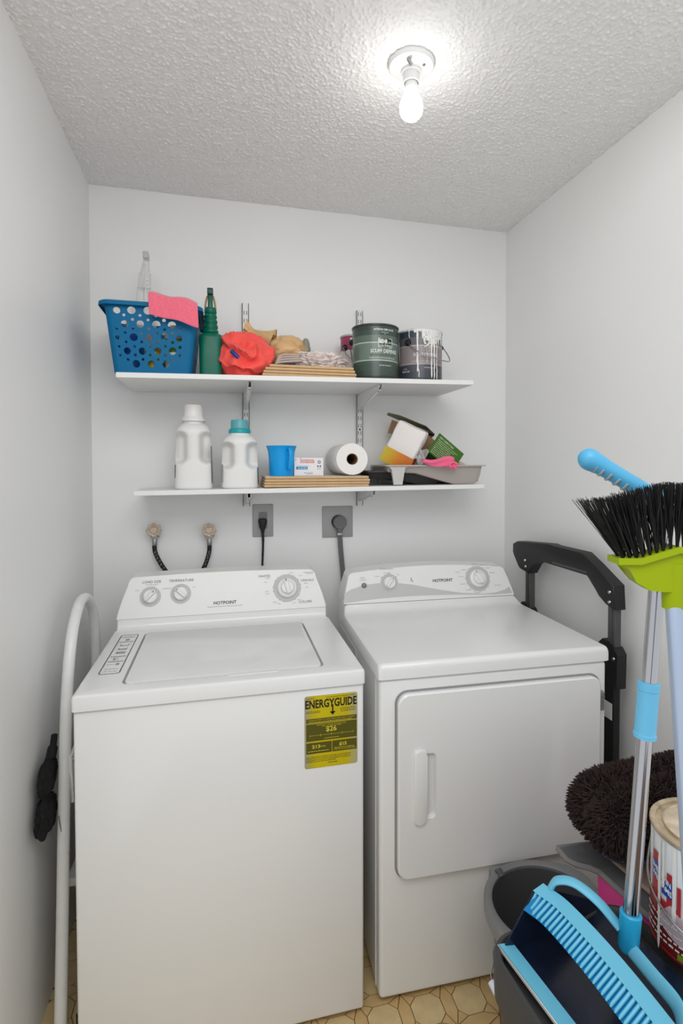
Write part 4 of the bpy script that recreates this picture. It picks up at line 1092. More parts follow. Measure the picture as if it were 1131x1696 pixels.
# ---- blue cup
CUPB = mat('bright_blue_plastic', (0, 158, 230), 0.35)
cup = thing('plastic_cup', 'bright blue plastic measuring cup with handle on the boards', 'cup', (0.668, -0.170, LB_TOP))
obj('cup_body', lathe(NB(), [(0, 0.003), (0.040, 0.003), (0.042, 0.0), (0.0435, 0.003), (0.0455, 0.06), (0.0485, 0.088), (0.0530, 0.103), (0.0555, 0.1075), (0.0545, 0.109), (0.0500, 0.103), (0.0455, 0.09), (0.042, 0.06), (0.040, 0.006), (0, 0.006)], 48), CUPB, cup)
ha = math.radians(-66)
hp = [(0.046, 0.094), (0.060, 0.098), (0.069, 0.090), (0.072, 0.070), (0.068, 0.040), (0.060, 0.026), (0.044, 0.026)]
obj('handle', tube(NB(), [(r * math.cos(ha), r * math.sin(ha), z) for r, z in [(p.x, p.y) for p in catmull([(a, b, 0) for a, b in hp], 5)]], 0.0095, 12, flat=0.42, up=(-math.sin(ha), math.cos(ha), 0)), CUPB, cup)
# ---- dryer sheet box
db = thing('dryer_sheet_box', 'small white dryer sheet box with red lettering between cup and roll', 'box', (0.7665, -0.185, LB_TOP), rz=0.02)
obj('carton', bx((-0.0545, 0, 0), (0.0545, 0.085, 0.0660), 0.0012, 1), mat('white_carton', (238, 234, 234), 0.5), db)
obj('carton_flap', bx((-0.0535, -0.0012, 0.017), (0.0535, 0.0, 0.0655)), MATS['white_carton'], db)
fb = lambda a, b: (a, -0.0016, b); fb2 = lambda a, b: (a, -0.0020, b)
bm = NB(); text(bm, 'bounce', fb, 0.0170, -0.006, 0.0475, bold=0.05, width=0.052); obj('logo_outline', bm, mat('logo_red', (214, 84, 66), 0.5), db, smooth=False)
bm = NB(); text(bm, 'bounce', fb2, 0.0165, -0.006, 0.0478, bold=-0.005, width=0.050); obj('logo_fill', bm, mat('logo_cream', (246, 226, 216), 0.5), db, smooth=False)
bm = NB(); quad(bm, fb, -0.0475, 0.0230, -0.0045, 0.0330); obj('blue_panel', bm, mat('panel_blue', (28, 140, 196), 0.5), db, smooth=False)
bm = NB(); lines(bm, fb2, -0.040, 0.0265, -0.008, 0.003); obj('panel_lettering', bm, MATS['white_carton'], db, smooth=False)
bm = NB(); ring2d(bm, fb, 0.038, 0.050, 0.003, 0.0058, 14); quad(bm, fb, 0.031, 0.031, 0.036, 0.038); quad(bm, fb, 0.040, 0.031, 0.045, 0.038); lines(bm, fb, -0.045, 0.0355, 0.0, 0.0016); lines(bm, fb, -0.018, 0.010, 0.014, 0.0018); lines(bm, fb, -0.010, 0.006, 0.014, 0.0014); quad(bm, fb, -0.050, 0.057, -0.047, 0.060); lines(bm, fb, 0.030, 0.024, 0.046, 0.002)
obj('small_print', bm, mat('carton_print', (96, 100, 140), 0.5), db, smooth=False)
# ---- paper towel roll
rl = thing('paper_towel_roll', 'white paper towel roll lying end-on on the lower boards', 'paper towel roll', (0.918, -0.235, LB_TOP + 0.0605), rz=0.0)
n = 64; bm = NB(); R = []
def rr_(k, s=1.0): 
    a = 2 * PI * k / n; b = 0.0590 * (1 - 0.018 * max(0, -math.sin(a)) ** 4 + 0.01 * math.cos(2 * a + 0.8)) * s; return (b * math.cos(a), b * math.sin(a))
for y, s in ((0.215, 0.33), (0.215, 0.97), (0.212, 1.0), (0.003, 1.0), (0.0, 0.985), (0.0, 0.36), (0.014, 0.355), (0.10, 0.35)):
    R.append([(rr_(k, s)[0], y, rr_(k, s)[1]) for k in range(n)])
loft(bm, R, cap=False); obj('paper', bm, PAPER, rl, angle=40)
bm = NB(); R = [[(rad * math.cos(2 * PI * k / 40), y, rad * math.sin(2 * PI * k / 40)) for k in range(40)] for rad, y in ((0.0206, 0.0008), (0.0206, 0.21), (0.0192, 0.21), (0.0192, 0.0008), (0.0206, 0.0008))]
loft(bm, R, cap=False); obj('core', bm, mat('cardboard_tube', (140, 104, 72), 0.85), rl, angle=40)
bm = NB(); loft(bm, [[(0.0597 * math.cos(a) , y, 0.0597 * math.sin(a)) for y in (0.002, 0.212)] for a in np.linspace(-1.25, -0.15, 12)] + [[(0.0600 + 0.0015, y, -0.004) for y in (0.002, 0.212)]], cap=False, close=False)
obj('loose_sheet', bm, PAPER, rl)

# ---- paint trays
def paint_tray(label, loc, L, D, hgt, m, legm, ramp0, ramp1, legs=True, rz=0.0, ry=0.0):
    """long axis along x, shallow end at -x, deep well at +x"""
    t = thing('paint_tray', label, 'paint tray', loc, rot=(0, ry, rz))
    # inner/outer profile of the floor along x
    xs = [0.0, 0.004, 0.012, ramp0 * L, ramp1 * L, (ramp1 + 0.04) * L, L - 0.030, L - 0.014, L - 0.006, L]
    zs = [hgt, hgt - 0.022, hgt - 0.026, hgt - 0.030, 0.004, 0.0, 0.0, 0.010, 0.030, hgt]
    def shell(off_):
        rows = []
        for x, z in zip(xs, zs):
            row = []
            for s, q in ((0, 1.0), (0.012, 0.55), (0.016, 0.15), (0.022, 0.0), (D - 0.022, 0.0), (D - 0.016, 0.15), (D - 0.012, 0.55), (D, 1.0)):
                row.append((x, s, z + (hgt - z) * q))
            rows.append(row)
        return rows
    bm = NB(); loft(bm, shell(0), cap=False, close=False)
    o = obj('tray_pan', bm, m, t, angle=40); solidify(o, 0.002, 1)
    bm = NB(); R = []
    for d, z in ((0.0, hgt), (-0.0, hgt + 0.002), (0.009, hgt + 0.002), (0.010, hgt - 0.003), (0.0085, hgt - 0.003), (0.008, hgt)):
        R.append([(p[0], p[1], z) for p in rrect(-d, -d, L + d, D + d, 0.012, 5)])
    R.append(R[0]); loft(bm, R, cap=False); obj('rim', bm, m, t, angle=40)
    if legs:
        for yy in (0.0, D - 0.012):
            bm = NB(); prism(bm, [(0.000, hgt - 0.001), (0.080, hgt - 0.001), (0.066, hgt - 0.010), (0.055, 0.0), (0.022, 0.0), (0.014, hgt - 0.016)], yy - 0.004, yy + 0.008, lambda a, b, d: (a, d, b), bevel=0.003)
            obj('leg', bm, legm, t, angle=40)
    return t
TRAYG = mat('grey_tray_plastic', (178, 170, 165), 0.4)
tz = LZ(1.25)
paint_tray('grey paint tray on front legs holding the green box', (1.054, -0.236, tz + 0.0022), 0.388, 0.215, 0.072, TRAYG, mat('paint_tray_leg', (200, 196, 192), 0.4), 0.30, 0.66)
paint_tray('black paint tray on the shelf under the grey paint tray', (0.990, -0.195, LZ(1.1) + 0.003), 0.30, 0.165, 0.050, mat('black_tray_plastic', (52, 50, 50), 0.5), BLACKP, 0.30, 0.60, legs=False, rz=-0.02)
# ---- open green carton and the wrapped paper pack in the paint tray
CG = mat('green_carton_print', (62, 110, 24), 0.5, var=0.12, vscale=14)
CIN = mat('brown_carton_inside', (150, 118, 88), 0.8); CDK = mat('carton_flap_grey', (120, 124, 104), 0.6)
gbx = thing('green_carton', 'open green carton with white small print tilted in the paint tray', 'box', (1.386, -0.178, 1.474), rot=(0, math.radians(36.5), math.radians(7)))
# local frame: origin at the upper right front corner, -x along the top edge, -z down the printed face, y into the shelf
gw, gd, gh2 = 0.136, 0.105, 0.088
bm = NB()
box(bm, (-gw, 0, -gh2), (0, 0.002, 0)); box(bm, (-0.002, 0.002, -gh2), (0, gd, 0)); box(bm, (-gw, 0.002, -gh2), (-0.002, gd, -gh2 + 0.002)); box(bm, (-gw, gd - 0.002, -gh2 + 0.002), (-0.002, gd, 0))
obj('carton_walls', bm, CG, gbx, smooth=False)
obj('carton_lining', bx((-gw + 0.002, gd - 0.0035, -gh2 + 0.003), (-0.0025, gd - 0.0025, 0)), CIN, gbx, smooth=False)
fg = lambda a, b: (a, -0.0008, b)
bm = NB(); text(bm, 'NEW COMPACTABLE', fg, 0.0075, -gw + 0.010, -0.016, align='L', bold=0.02, width=0.075)
for k in range(9): lines(bm, fg, -gw + 0.010, -0.024 - k * 0.0072, -0.022 - 0.012 * (k % 3), 0.0030)
obj('panel_lettering', bm, mat('carton_light_print', (196, 208, 176), 0.5), gbx, smooth=False)
def plate(name, pts, m, th=0.0025):
    inv = (Matrix.Translation(gbx.location) @ gbx.rotation_euler.to_matrix().to_4x4()).inverted()
    t = bmesh.new(); t.faces.new([t.verts.new(inv @ Vector(p)) for p in pts]); bmesh.ops.triangulate(t, faces=t.faces)
    o = obj(name, merge(NB(), t), m, gbx, smooth=False); solidify(o, th, 0); return o
plate('inner_panel', [(1.122, -0.066, 1.612), (1.300, -0.066, 1.560), (1.285, -0.066, 1.510), (1.105, -0.066, 1.560)], CIN)
plate('open_flap', [(1.090, -0.118, 1.636), (1.140, -0.118, 1.626), (1.252, -0.112, 1.586), (1.300, -0.068, 1.562), (1.145, -0.068, 1.615), (1.100, -0.070, 1.632)], CDK)
plate('opening_shade_plate', [(1.225, -0.110, 1.575), (1.290, -0.108, 1.556), (1.300, -0.070, 1.548), (1.235, -0.070, 1.566)], mat('carton_shadow_brown', (70, 60, 50), 0.8))  # dark plate stands for the shade inside the carton's opening
pk = thing('paper_napkin_pack', 'white embossed paper pack in an orange sleeve tilted in the paint tray', 'paper pack', (1.155, -0.168, 1.527), rot=(math.radians(4), math.radians(27), math.radians(-26)))
EMB = mat('embossed_paper', (240, 234, 230), 0.8, bump=0.5, bscale=140)
bm = NB(); box(bm, (-0.060, -0.046, -0.058), (0.060, 0.046, 0.058), 0.010, 3)
bmesh.ops.subdivide_edges(bm, edges=bm.edges, cuts=2, use_grid_fill=True)
for v in bm.verts: v.co += 0.0030 * Vector((noise.noise(v.co * 30), noise.noise(v.co * 30 + Vector((7, 0, 0))), noise.noise(v.co * 30 + Vector((0, 9, 0)))))
obj('paper_block', bm, EMB, pk, angle=60)
CO = band_mat('orange_carton_print', 0, [(-0.06, (200, 186, 50)), (0.03, (210, 168, 34)), (0.07, (216, 126, 26)), (0.12, (200, 104, 28))], 0.12, 0.5, soft=True)
bm = NB(); o = None
box(bm, (0, 0, 0), (0.122, 0.002, 0.058)); box(bm, (0, 0.094, 0), (0.122, 0.096, 0.058)); box(bm, (0, 0.002, 0), (0.002, 0.094, 0.058)); box(bm, (0.120, 0.002, 0), (0.122, 0.094, 0.030)); box(bm, (0, 0, -0.001), (0.122, 0.096, 0.0))
o = obj('orange_sleeve', bm, CO, pk, smooth=False); o.location = (-0.061, -0.048, -0.110)
FILM = mat('clear_film', (240, 240, 240), 0.12, alpha=0.28, bump=0.8, bscale=40)
bm = NB(); loft(bm, [[(0.058 + 0.036 * u, -0.046 + 0.050 * v + 0.008 * math.sin(7 * u + 5 * v), -0.050 + 0.050 * v + 0.012 * math.sin(11 * v + 4 * u) - 0.012 * u) for v in np.linspace(0, 1, 14)] for u in np.linspace(0, 1, 10)], cap=False, close=False)
o = obj('film_end', bm, FILM, pk, angle=20); solidify(o, 0.0006, 0)
# pink rag over the tray edge
PINK2 = mat('pink_microfibre', (246, 104, 146), 0.9, bump=0.5, bscale=300, sheen=0.4)
prp = thing('pink_rag', 'bright pink rag folded over the rim of the grey paint tray', 'rag', (1.262, -0.247, tz + 0.076))
bm = NB()
R = []
for k in range(25):
    f = k / 24; x = -0.078 + 0.122 * f; cz_ = 0.012 - 0.018 * f ** 1.4 - 0.006 * math.sin(f * 6); rad = 0.007 + 0.016 * f ** 1.1
    R.append([(x + 0.006 * math.sin(3 * a + 5 * f), -0.006 - 0.012 * f + rad * 0.8 * math.cos(a) * (1 + 0.3 * math.sin(4 * a + 7 * f)), cz_ + rad * 1.0 * math.sin(a) * (1 + 0.25 * math.sin(3 * a + 4 * f)) + 0.005) for a in [2 * PI * i / 40 for i in range(40)]])
loft(bm, R); obj('rag_body', bm, PINK2, prp, angle=70)
bm = NB(); R = []
for k in range(21):
    a = -0.5 + 4.6 * k / 20; rd_ = 0.017 - 0.0003 * k
    R.append([(0.030 + rd_ * 1.1 * math.cos(a), yy, -0.001 + rd_ * 0.75 * math.sin(a)) for yy in (-0.043, 0.012)])
loft(bm, R, cap=False, close=False); o = obj('rag_fold', bm, PINK2, prp); solidify(o, 0.006, 0)
# pale crumpled film at the right of the carton
pf = obj('crumpled_film', None or blob(NB(), (0, 0, 0), (0.034, 0.03, 0.040), lambda d: (1 + 0.25 * noise.noise(d * 4) + 0.08 * noise.noise(d * 14)) * (1 - 0.35 * max(0, d.z)), 64), mat('beige_film', (222, 206, 196), 0.4), None, angle=40)
pf.location = (1.385, -0.130, tz + 0.062); tag(pf, 'pale crumpled film behind the paint tray at right of the green carton', 'plastic film')

# ================================================================== LEFT: FOLDED STEP STOOL AND GLOVES
TUBEW = mat('white_enamelled_tube', (224, 224, 221), 0.28, var=0.03, vscale=30)
st_ = thing('step_stool', 'folded white tubular step stool with arched handrail beside the washer', 'step stool', (0.058, -0.62, 0))
def yv(y): return y + 0.62
arch = [(0.004, yv(-0.735), 0.012), (0.004, yv(-0.700), 0.30), (0.004, yv(-0.660), 0.66), (0.003, yv(-0.618), 0.86), (0.002, yv(-0.560), 0.975), (0.0, yv(-0.470), 1.032), (0.0, yv(-0.385), 1.030), (0.0, yv(-0.305), 0.975), (0.0, yv(-0.268), 0.88), (0.0, yv(-0.262), 0.72), (0.0, yv(-0.25), 0.30), (0.0, yv(-0.24), 0.012)]
obj('handrail', tube(NB(), catmull(arch, 10), 0.0145, 18, flat=0.95, up=(1, 0, 0)), TUBEW, st_)
bm = NB(); prism(bm, [(yv(-0.675), 0.690), (yv(-0.52), 0.70), (yv(-0.50), 0.62), (yv(-0.655), 0.560)], 0.016, 0.024, lambda a, b, d: (d, a, b), bevel=0.003); obj('hinge_plate', bm, TUBEW, st_)
obj('rivet', lathe(NB(), [(0, 0.004), (0.005, 0.003), (0.006, 0)], 14, M=Matrix.Translation((0.024, yv(-0.660), 0.676)) @ Matrix.Rotation(PI / 2, 4, 'Y')), ZINC, st_)
bm = NB(); box(bm, (-0.010, yv(-0.60), 0.30), (0.030, yv(-0.28), 0.325), 0.004)
obj('step', bm, TUBEW, st_); bm = NB(); box(bm, (-0.010, yv(-0.60), 0.555), (0.034, yv(-0.28), 0.585), 0.004); obj('step', bm, TUBEW, st_)
obj('release_wire', tube(NB(), catmull([(-0.004, yv(-0.690), 0.55), (0.004, yv(-0.690), 0.50), (0.016, yv(-0.688), 0.455), (0.018, yv(-0.686), 0.435)], 6), 0.0016, 8), mat('grey_wire', (120, 120, 118), 0.4), st_)
obj('rear_leg', tube(NB(), [(0.036, yv(-0.62), 0.58), (0.040, yv(-0.66), 0.25), (0.042, yv(-0.69), 0.010)], 0.010, 12), mat('dark_stool_leg', (70, 70, 70), 0.5), st_)
for p in ((0.004, yv(-0.735)), (0.0, yv(-0.24)), (0.042, yv(-0.69))): obj('foot', tube(NB(), [(p[0], p[1], 0.0), (p[0], p[1], 0.03)], 0.0175 if p[0] < .04 else 0.0125, 14), BLACKP, st_)
FAB = mat('black_fabric', (20, 20, 21), 0.85, bump=0.5, bscale=120)
gl = thing('black_cloth_bundle', 'black cloth bundle wedged between left wall and step stool', 'cloth', (0.024, -0.685, 0.50))
def bundle(c, rad, seed): return blob(NB(), c, rad, lambda d: 1 + 0.22 * noise.noise(d * 2.5 + Vector((seed, 0, 0))) + 0.10 * noise.noise(d * 7 + Vector((0, seed, 0))), 56)
obj('upper_fold', bundle((0, 0.018, 0.143), (0.016, 0.062, 0.046), 2), FAB, gl)
obj('lower_fold', bundle((0, 0.0, 0.055), (0.018, 0.066, 0.050), 5), FAB, gl)
bm = NB(); tube(bm, catmull([(0.004, 0.03, 0.18), (0.004, 0.055, 0.205), (0.002, 0.075, 0.222)], 5), [0.012] * 5 + [0.008] * 6, 10); obj('strap', bm, FAB, gl)

# ================================================================== RIGHT: HAND TRUCK
HT_ = thing('hand_truck', 'black and grey folding hand truck standing behind the dryer', 'hand truck', (1.60, -0.55, 0))
GREYM = mat('dark_grey_aluminium', (84, 84, 85), 0.45, metal=0.4)
def ht(y): return y + 0.55
UP = ((-0.317, 'a'), (-0.790, 'b'))
for y, _ in UP:
    bm = NB(); box(bm, (-0.011, ht(y) - 0.017, 0.03), (0.011, ht(y) + 0.017, 1.05), 0.002, 1); box(bm, (-0.0125, ht(y) - 0.004, 0.03), (-0.010, ht(y) + 0.004, 1.05))
    obj('upright', bm, GREYM, HT_)
    bm = NB(); prism(bm, [(-0.026, 0.775), (0.034, 0.765), (0.036, 0.868), (0.020, 0.885), (-0.030, 0.900), (-0.050, 0.882)], -0.018, 0.016, lambda a, b, d, yy=y: (d, ht(yy) - a * (1 if yy < -0.5 else 1) , b), bevel=0.002)
    cl = obj('clamp', bm, BLACKP, HT_)
    for q in ((0.020, 0.852), (-0.016, 0.845)): obj('rivet', lathe(NB(), [(0, 0.003), (0.0045, 0.0025), (0.006, 0)], 14, M=Matrix.Translation((-0.018, ht(y) - q[0], q[1])) @ Matrix.Rotation(-PI / 2, 4, 'Y')), CHROME, cl)
    bm = NB(); box(bm, (-0.016, ht(y) - 0.020, 0.03), (0.006, ht(y) + 0.034, 0.78), 0.002, 1); obj('lower_rail', bm, mat('black_rail', (24, 24, 25), 0.5), HT_)
# moulded grip: outline in the y-z plane (y decreasing towards the viewer)
gripo = [(-0.225, 1.118), (-0.258, 1.132), (-0.470, 1.150), (-0.495, 1.147), (-0.660, 1.148), (-0.720, 1.120), (-0.812, 1.072), (-0.818, 1.000), (-0.778, 1.010), (-0.745, 1.028), (-0.700, 1.078), (-0.690, 1.084), (-0.420, 1.085), (-0.375, 1.062), (-0.340, 1.020), (-0.278, 1.028), (-0.262, 1.040), (-0.240, 1.075), (-0.224, 1.085)]
bm = NB(); prism(bm, [(ht(y), z) for y, z in gripo], 0.016, -0.024, lambda a, b, d: (d, a, b), bevel=0.004)
gh_ = obj('grip_handle', bm, BLACKP, HT_, angle=50)
for y, z in ((-0.797, 1.050), (-0.797, 1.020), (-0.318, 1.066), (-0.322, 1.043)):
    obj('rivet', lathe(NB(), [(0, 0.003), (0.0045, 0.0025), (0.006, 0)], 14, M=Matrix.Translation((-0.024, ht(y), z)) @ Matrix.Rotation(-PI / 2, 4, 'Y')), CHROME, gh_)
bm = NB(); box(bm, (-0.0255, ht(-0.690), 1.0855), (-0.020, ht(-0.500), 1.0925), 0.001); obj('grip_slot', bm, mat('grip_slot_grey', (70, 70, 71), 0.5), gh_)
bm = NB(); box(bm, (-0.02, ht(-0.80), 0.0), (0.02, ht(-0.30), 0.03), 0.004); obj('base_plate', bm, GREYM, HT_)
bm = NB(); box(bm, (-0.0185, ht(-0.806), 0.665), (-0.0175, ht(-0.772), 0.715)); obj('white_tag', bm, SHELFW, HT_)

# ================================================================== RIGHT FOREGROUND
# ---- mop bucket
BKT = mat('grey_bucket_plastic', (82, 82, 83), 0.42); BKT2 = mat('grey_bucket_rim', (122, 122, 122), 0.4)
bk = thing('mop_bucket', 'grey plastic bucket with wire handle on floor in front of the dryer', 'bucket', (1.222, -1.030, 0))
obj('bucket_body', lathe(NB(), [(0, 0.004), (0.098, 0.004), (0.102, 0.0), (0.106, 0.006), (0.1345, 0.345), (0.1320, 0.345), (0.103, 0.010), (0, 0.010)], 64), BKT, bk)
bm = NB(); n = 72; R = []
for d, z in ((-0.002, 0.352), (0.004, 0.357), (0.013, 0.357), (0.018, 0.350), (0.018, 0.325), (0.014, 0.325), (0.013, 0.345), (-0.002, 0.345)):
    ring = []
    for k in range(n):
        a = 2 * PI * k / n; r = 0.134 + d
        for ca, wdt, amp in ((math.radians(118), 0.10, 0.016), (math.radians(30), 0.35, 0.012), (math.radians(205), 0.35, 0.012)):
            df = (a - ca + PI) % (2 * PI) - PI
            if d > 0.01: r += amp * math.exp(-(df / wdt) ** 2 * 1.0)
        ring.append((r * math.cos(a), r * math.sin(a), z))
    R.append(ring)
R.append(R[0]); loft(bm, R, cap=False); obj('rim', bm, BKT2, bk, angle=40)
bm = NB(); tube(bm, [(-0.068, 0.126, 0.352), (-0.065, 0.120, 0.361), (-0.062, 0.114, 0.352)], 0.009, 10); obj('pour_notch', bm, BKT, bk)
# folded-down bail wire with the white roller grip
ea = math.radians(205); e1 = Vector((0.150 * math.cos(ea), 0.150 * math.sin(ea), 0.325)); eb = math.radians(30); e2 = Vector((0.150 * math.cos(eb), 0.150 * math.sin(eb), 0.325))
g0 = Vector((-0.208, -0.112, 0.310)); g1 = Vector((-0.186, -0.225, 0.262))
obj('bail_wire', tube(NB(), [e1, e1 + Vector((-0.030, -0.014, 0.012)), Vector((-0.190, -0.092, 0.345)), g0 + Vector((0.001, 0.003, 0.014)), g0 + (g1 - g0) * 0.05], 0.0018, 8), ZINC, bk)
obj('bail_wire', tube(NB(), [g1, Vector((-0.080, -0.196, 0.285)), Vector((0.03, -0.180, 0.300)), Vector((0.115, -0.130, 0.310)), e2 + Vector((0.012, 0.0, -0.02)), e2], 0.0018, 8), ZINC, bk)
obj('roller_grip', tube(NB(), [g0, g1], 0.0080, 14), mat('pale_blue_white_plastic', (214, 220, 232), 0.35), bk)

# ---- tall bin under the dustpan
BIN = mat('charcoal_bin_plastic', (56, 55, 55), 0.45, bump=0.1, bscale=200)
tbn = thing('trash_bin', 'tall charcoal trash bin with the blue dustpan lying in its top', 'trash bin', (1.030, -1.513, 0), rz=math.radians(3))
def rr3(hw, hd, r, z): return [(p[0], p[1], z) for p in rrect(-hw, -hd, hw, hd, r, 8)]
obj('bin_body', loft(NB(), [rr3(0.110, 0.108, 0.04, 0.0), rr3(0.115, 0.112, 0.04, 0.01), rr3(0.136, 0.140, 0.045, 0.575), rr3(0.136, 0.140, 0.045, 0.598)]), BIN, tbn)
R = [rr3(0.136, 0.140, 0.045, 0.556), rr3(0.144, 0.148, 0.05, 0.558), rr3(0.146, 0.150, 0.05, 0.622), rr3(0.143, 0.147, 0.05, 0.630), rr3(0.137, 0.141, 0.045, 0.631), rr3(0.133, 0.137, 0.045, 0.624), rr3(0.131, 0.135, 0.045, 0.598)]
obj('bin_rim', loft(NB(), R, cap=False), BIN, tbn, angle=50)
obj('bin_lid', loft(NB(), [rr3(0.131, 0.135, 0.045, 0.598), rr3(0.131, 0.135, 0.045, 0.6105), rr3(0.129, 0.133, 0.045, 0.612)]), BIN, tbn, angle=50)

# ---- long-handled dustpan
NAVY = mat('navy_translucent_plastic', (16, 24, 42), 0.22, var=0.3, vscale=40); SKY = mat('sky_blue_plastic', (104, 184, 212), 0.38); SKY2 = mat('vivid_blue_plastic', (36, 160, 206), 0.35)
# local: x = from lip to back, y = along the width (towards the far end), z up
dp = thing('long_handled_dustpan', 'navy and sky blue long-handled dustpan with comb teeth and chrome pole', 'dustpan', (0.912, -1.517, 0.6135), rz=math.radians(7.5))
yA, yB = 0.125, -0.140       # far and near end
def strip(pts, y0, y1): return [[(x, y0, z), (x, y1, z)] for x, z in pts]
bm = NB(); loft(bm, strip([(0.006, 0.014), (0.034, 0.002), (0.120, 0.0), (0.180, 0.004), (0.208, 0.012), (0.220, 0.026)], yB, yA), cap=False, close=False)
o = obj('pan', bm, NAVY, dp, angle=60); solidify(o, 0.003, 0)
wall = [(0.010, 0.012), (0.034, 0.002), (0.120, 0.0), (0.180, 0.004), (0.208, 0.012), (0.220, 0.026), (0.110, 0.080), (0.070, 0.090)]
for yy in (yA - 0.003, yB):
    bm = NB(); prism(bm, wall, yy, yy + 0.003, lambda a, b, d: (a, d, b)); obj('side_wall', bm, NAVY, dp)
bm = NB(); loft(bm, [[(x, y, z) for y in (yB - 0.002, yA + 0.002)] for x, z in ((0.002, 0.0165), (0.030, 0.0095))], cap=False, close=False); o = obj('lip', bm, SKY, dp); solidify(o, 0.003, 0)
bm = NB(); loft(bm, [[(x, y, z) for y in (yB - 0.002, yA + 0.002)] for x, z in ((0.0005, 0.0175), (0.0005, 0.0130))], cap=False, close=False); o = obj('lip_edge', bm, mat('pale_rubber_edge', (206, 206, 200), 0.5), dp); solidify(o, 0.002, 0)
obj('pivot_rivet', lathe(NB(), [(0, 0.008), (0.006, 0.007), (0.008, 0.002), (0.008, 0)], 18, M=Matrix.Translation((0.078, yA - 0.004, 0.066)) @ Matrix.Rotation(PI / 2, 4, 'X')), SKY2, dp)
obj('pivot_boss', lathe(NB(), [(0.009, 0.003), (0.016, 0.002), (0.018, 0)], 22, M=Matrix.Translation((0.078, yA - 0.004, 0.066)) @ Matrix.Rotation(PI / 2, 4, 'X')), NAVY, dp)
# comb: curved spine with teeth pointing at the lip
def spine(s):  # s 0 far .. 1 near
    y = yA + (yB - yA) * s; k = math.exp(-(s / 0.10) ** 2)
    return Vector((0.088 - 0.016 * s - 0.010 * k + 0.008 * math.sin(PI * min(1, s * 1.0)), y, 0.094))
bm = NB(); loft(bm, [[spine(s) + Vector((dx, 0, dz)) for dx, dz in ((-0.008, -0.0035), (0.014, 0.003), (0.016, 0.001), (-0.004, -0.0075))] for s in np.linspace(0, 1, 30)]); cb_ = obj('comb', bm, SKY, dp, angle=50)
NT = 30
for i in range(NT):
    s = (i + 0.5) / NT; p = spine(s); L = 0.034 * min(1.0, 0.45 + s * 6)
    bm = NB(); tube(bm, [p + Vector((-0.004, 0, -0.0045)), p + Vector((-L * 0.5, 0, -0.0125)), p + Vector((-L * 0.92, 0, -0.021)), p + Vector((-L, 0, -0.0235))], [0.0026, 0.0026, 0.0024, 0.0012], 8)
    obj('tooth', bm, SKY, cb_)
bm = NB(); loft(bm, [[spine(s) + Vector((dx, 0, dz)) for dx, dz in ((0.0, -0.006), (-0.032, -0.026))] for s in np.linspace(0.02, 1, 24)], cap=False, close=False); o = obj('comb_backing', bm, mat('comb_gap_shade', (0, 118, 178), 0.4), cb_); solidify(o, 0.002, 0)  # deeper blue paints the shaded gaps between the lit teeth
# yoke over the back, with the socket of the pole
pb = Vector((0.165, 0.010, 0.074))      # foot of the pole in local coordinates
yk = [(0.098, yA - 0.010, 0.092), (0.104, yA - 0.020, 0.112), (0.122, yA - 0.042, 0.118), (0.140, yA - 0.075, 0.106), (pb.x - 0.008, pb.y + 0.012, 0.080)]
yk2 = [(pb.x - 0.006, pb.y - 0.012, 0.060), (pb.x - 0.014, pb.y - 0.055, 0.062), (0.140, yB + 0.045, 0.066), (0.112, yB + 0.012, 0.070)]
obj('yoke', tube(NB(), catmull(yk, 8), 0.0095, 14, flat=0.55, up=(0.6, 0, 0.8)), SKY, dp); obj('yoke', tube(NB(), catmull(yk2, 8), 0.0105, 14, flat=0.55, up=(0.6, 0, 0.8)), SKY, dp)
dirv = Vector((0.066, 0.004, 0.68)).normalized()
q0 = pb
obj('pole_socket', tube(NB(), [q0 - dirv * 0.024, q0 - dirv * 0.018, q0 + dirv * 0.034, q0 + dirv * 0.036], [0.012, 0.0155, 0.0165, 0.0145], 24), SKY2, dp)
obj('pole', tube(NB(), [q0 - dirv * 0.01, q0 + dirv * 0.69], 0.0118, 28), CHROME, dp)
GRB = mat('frosted_blue_grip', (104, 186, 224), 0.45)
s0, s1 = 0.312, 0.398
obj('pole_sleeve', tube(NB(), [q0 + dirv * s for s in (s0 - 0.001, s0, s0 + 0.006, s0 + 0.007, s1 - 0.012, s1 - 0.011, s1, s1 + 0.002)], [0.0130, 0.0172, 0.0172, 0.0160, 0.0160, 0.0168, 0.0168, 0.0130], 28), GRB, dp)
tp = q0 + dirv * 0.69
hg = catmull([tp + Vector((0.004, 0.0, -0.03)), tp + Vector((0.0, 0, -0.006)), tp + Vector((-0.024, 0.012, 0.012)), tp + Vector((-0.054, 0.030, 0.034)), tp + Vector((-0.084, 0.048, 0.056)), tp + Vector((-0.102, 0.060, 0.068)), tp + Vector((-0.107, 0.064, 0.0725)), tp + Vector((-0.112, 0.067, 0.0735))], 6)
hg = [p for i, p in enumerate(hg[:-1]) if (p - hg[-1]).length > 0.019] + [hg[-1] + (hg[-14] - hg[-1]).normalized() * d for d in (0.017, 0.0125, 0.008, 0.0045, 0.002, 0.0005, 0.0)]
nn = len(hg); acc = [0.0] * nn
for i in range(nn - 2, -1, -1): acc[i] = acc[i + 1] + (hg[i + 1] - hg[i]).length
rad = []
for d in acc:                                   # slim neck, swollen rounded end
    R0 = 0.0143 + 0.0035 * math.exp(-((d - 0.018) / 0.020) ** 2)
    rad.append(R0 if d >= 0.017 else max(0.0004, R0 * math.sqrt(max(0.0, 1 - ((0.017 - d) / 0.017) ** 2))))
hnd = obj('handle', tube(NB(), hg, rad, 24), mat('handle_blue', (78, 164, 206), 0.38), dp, angle=60)
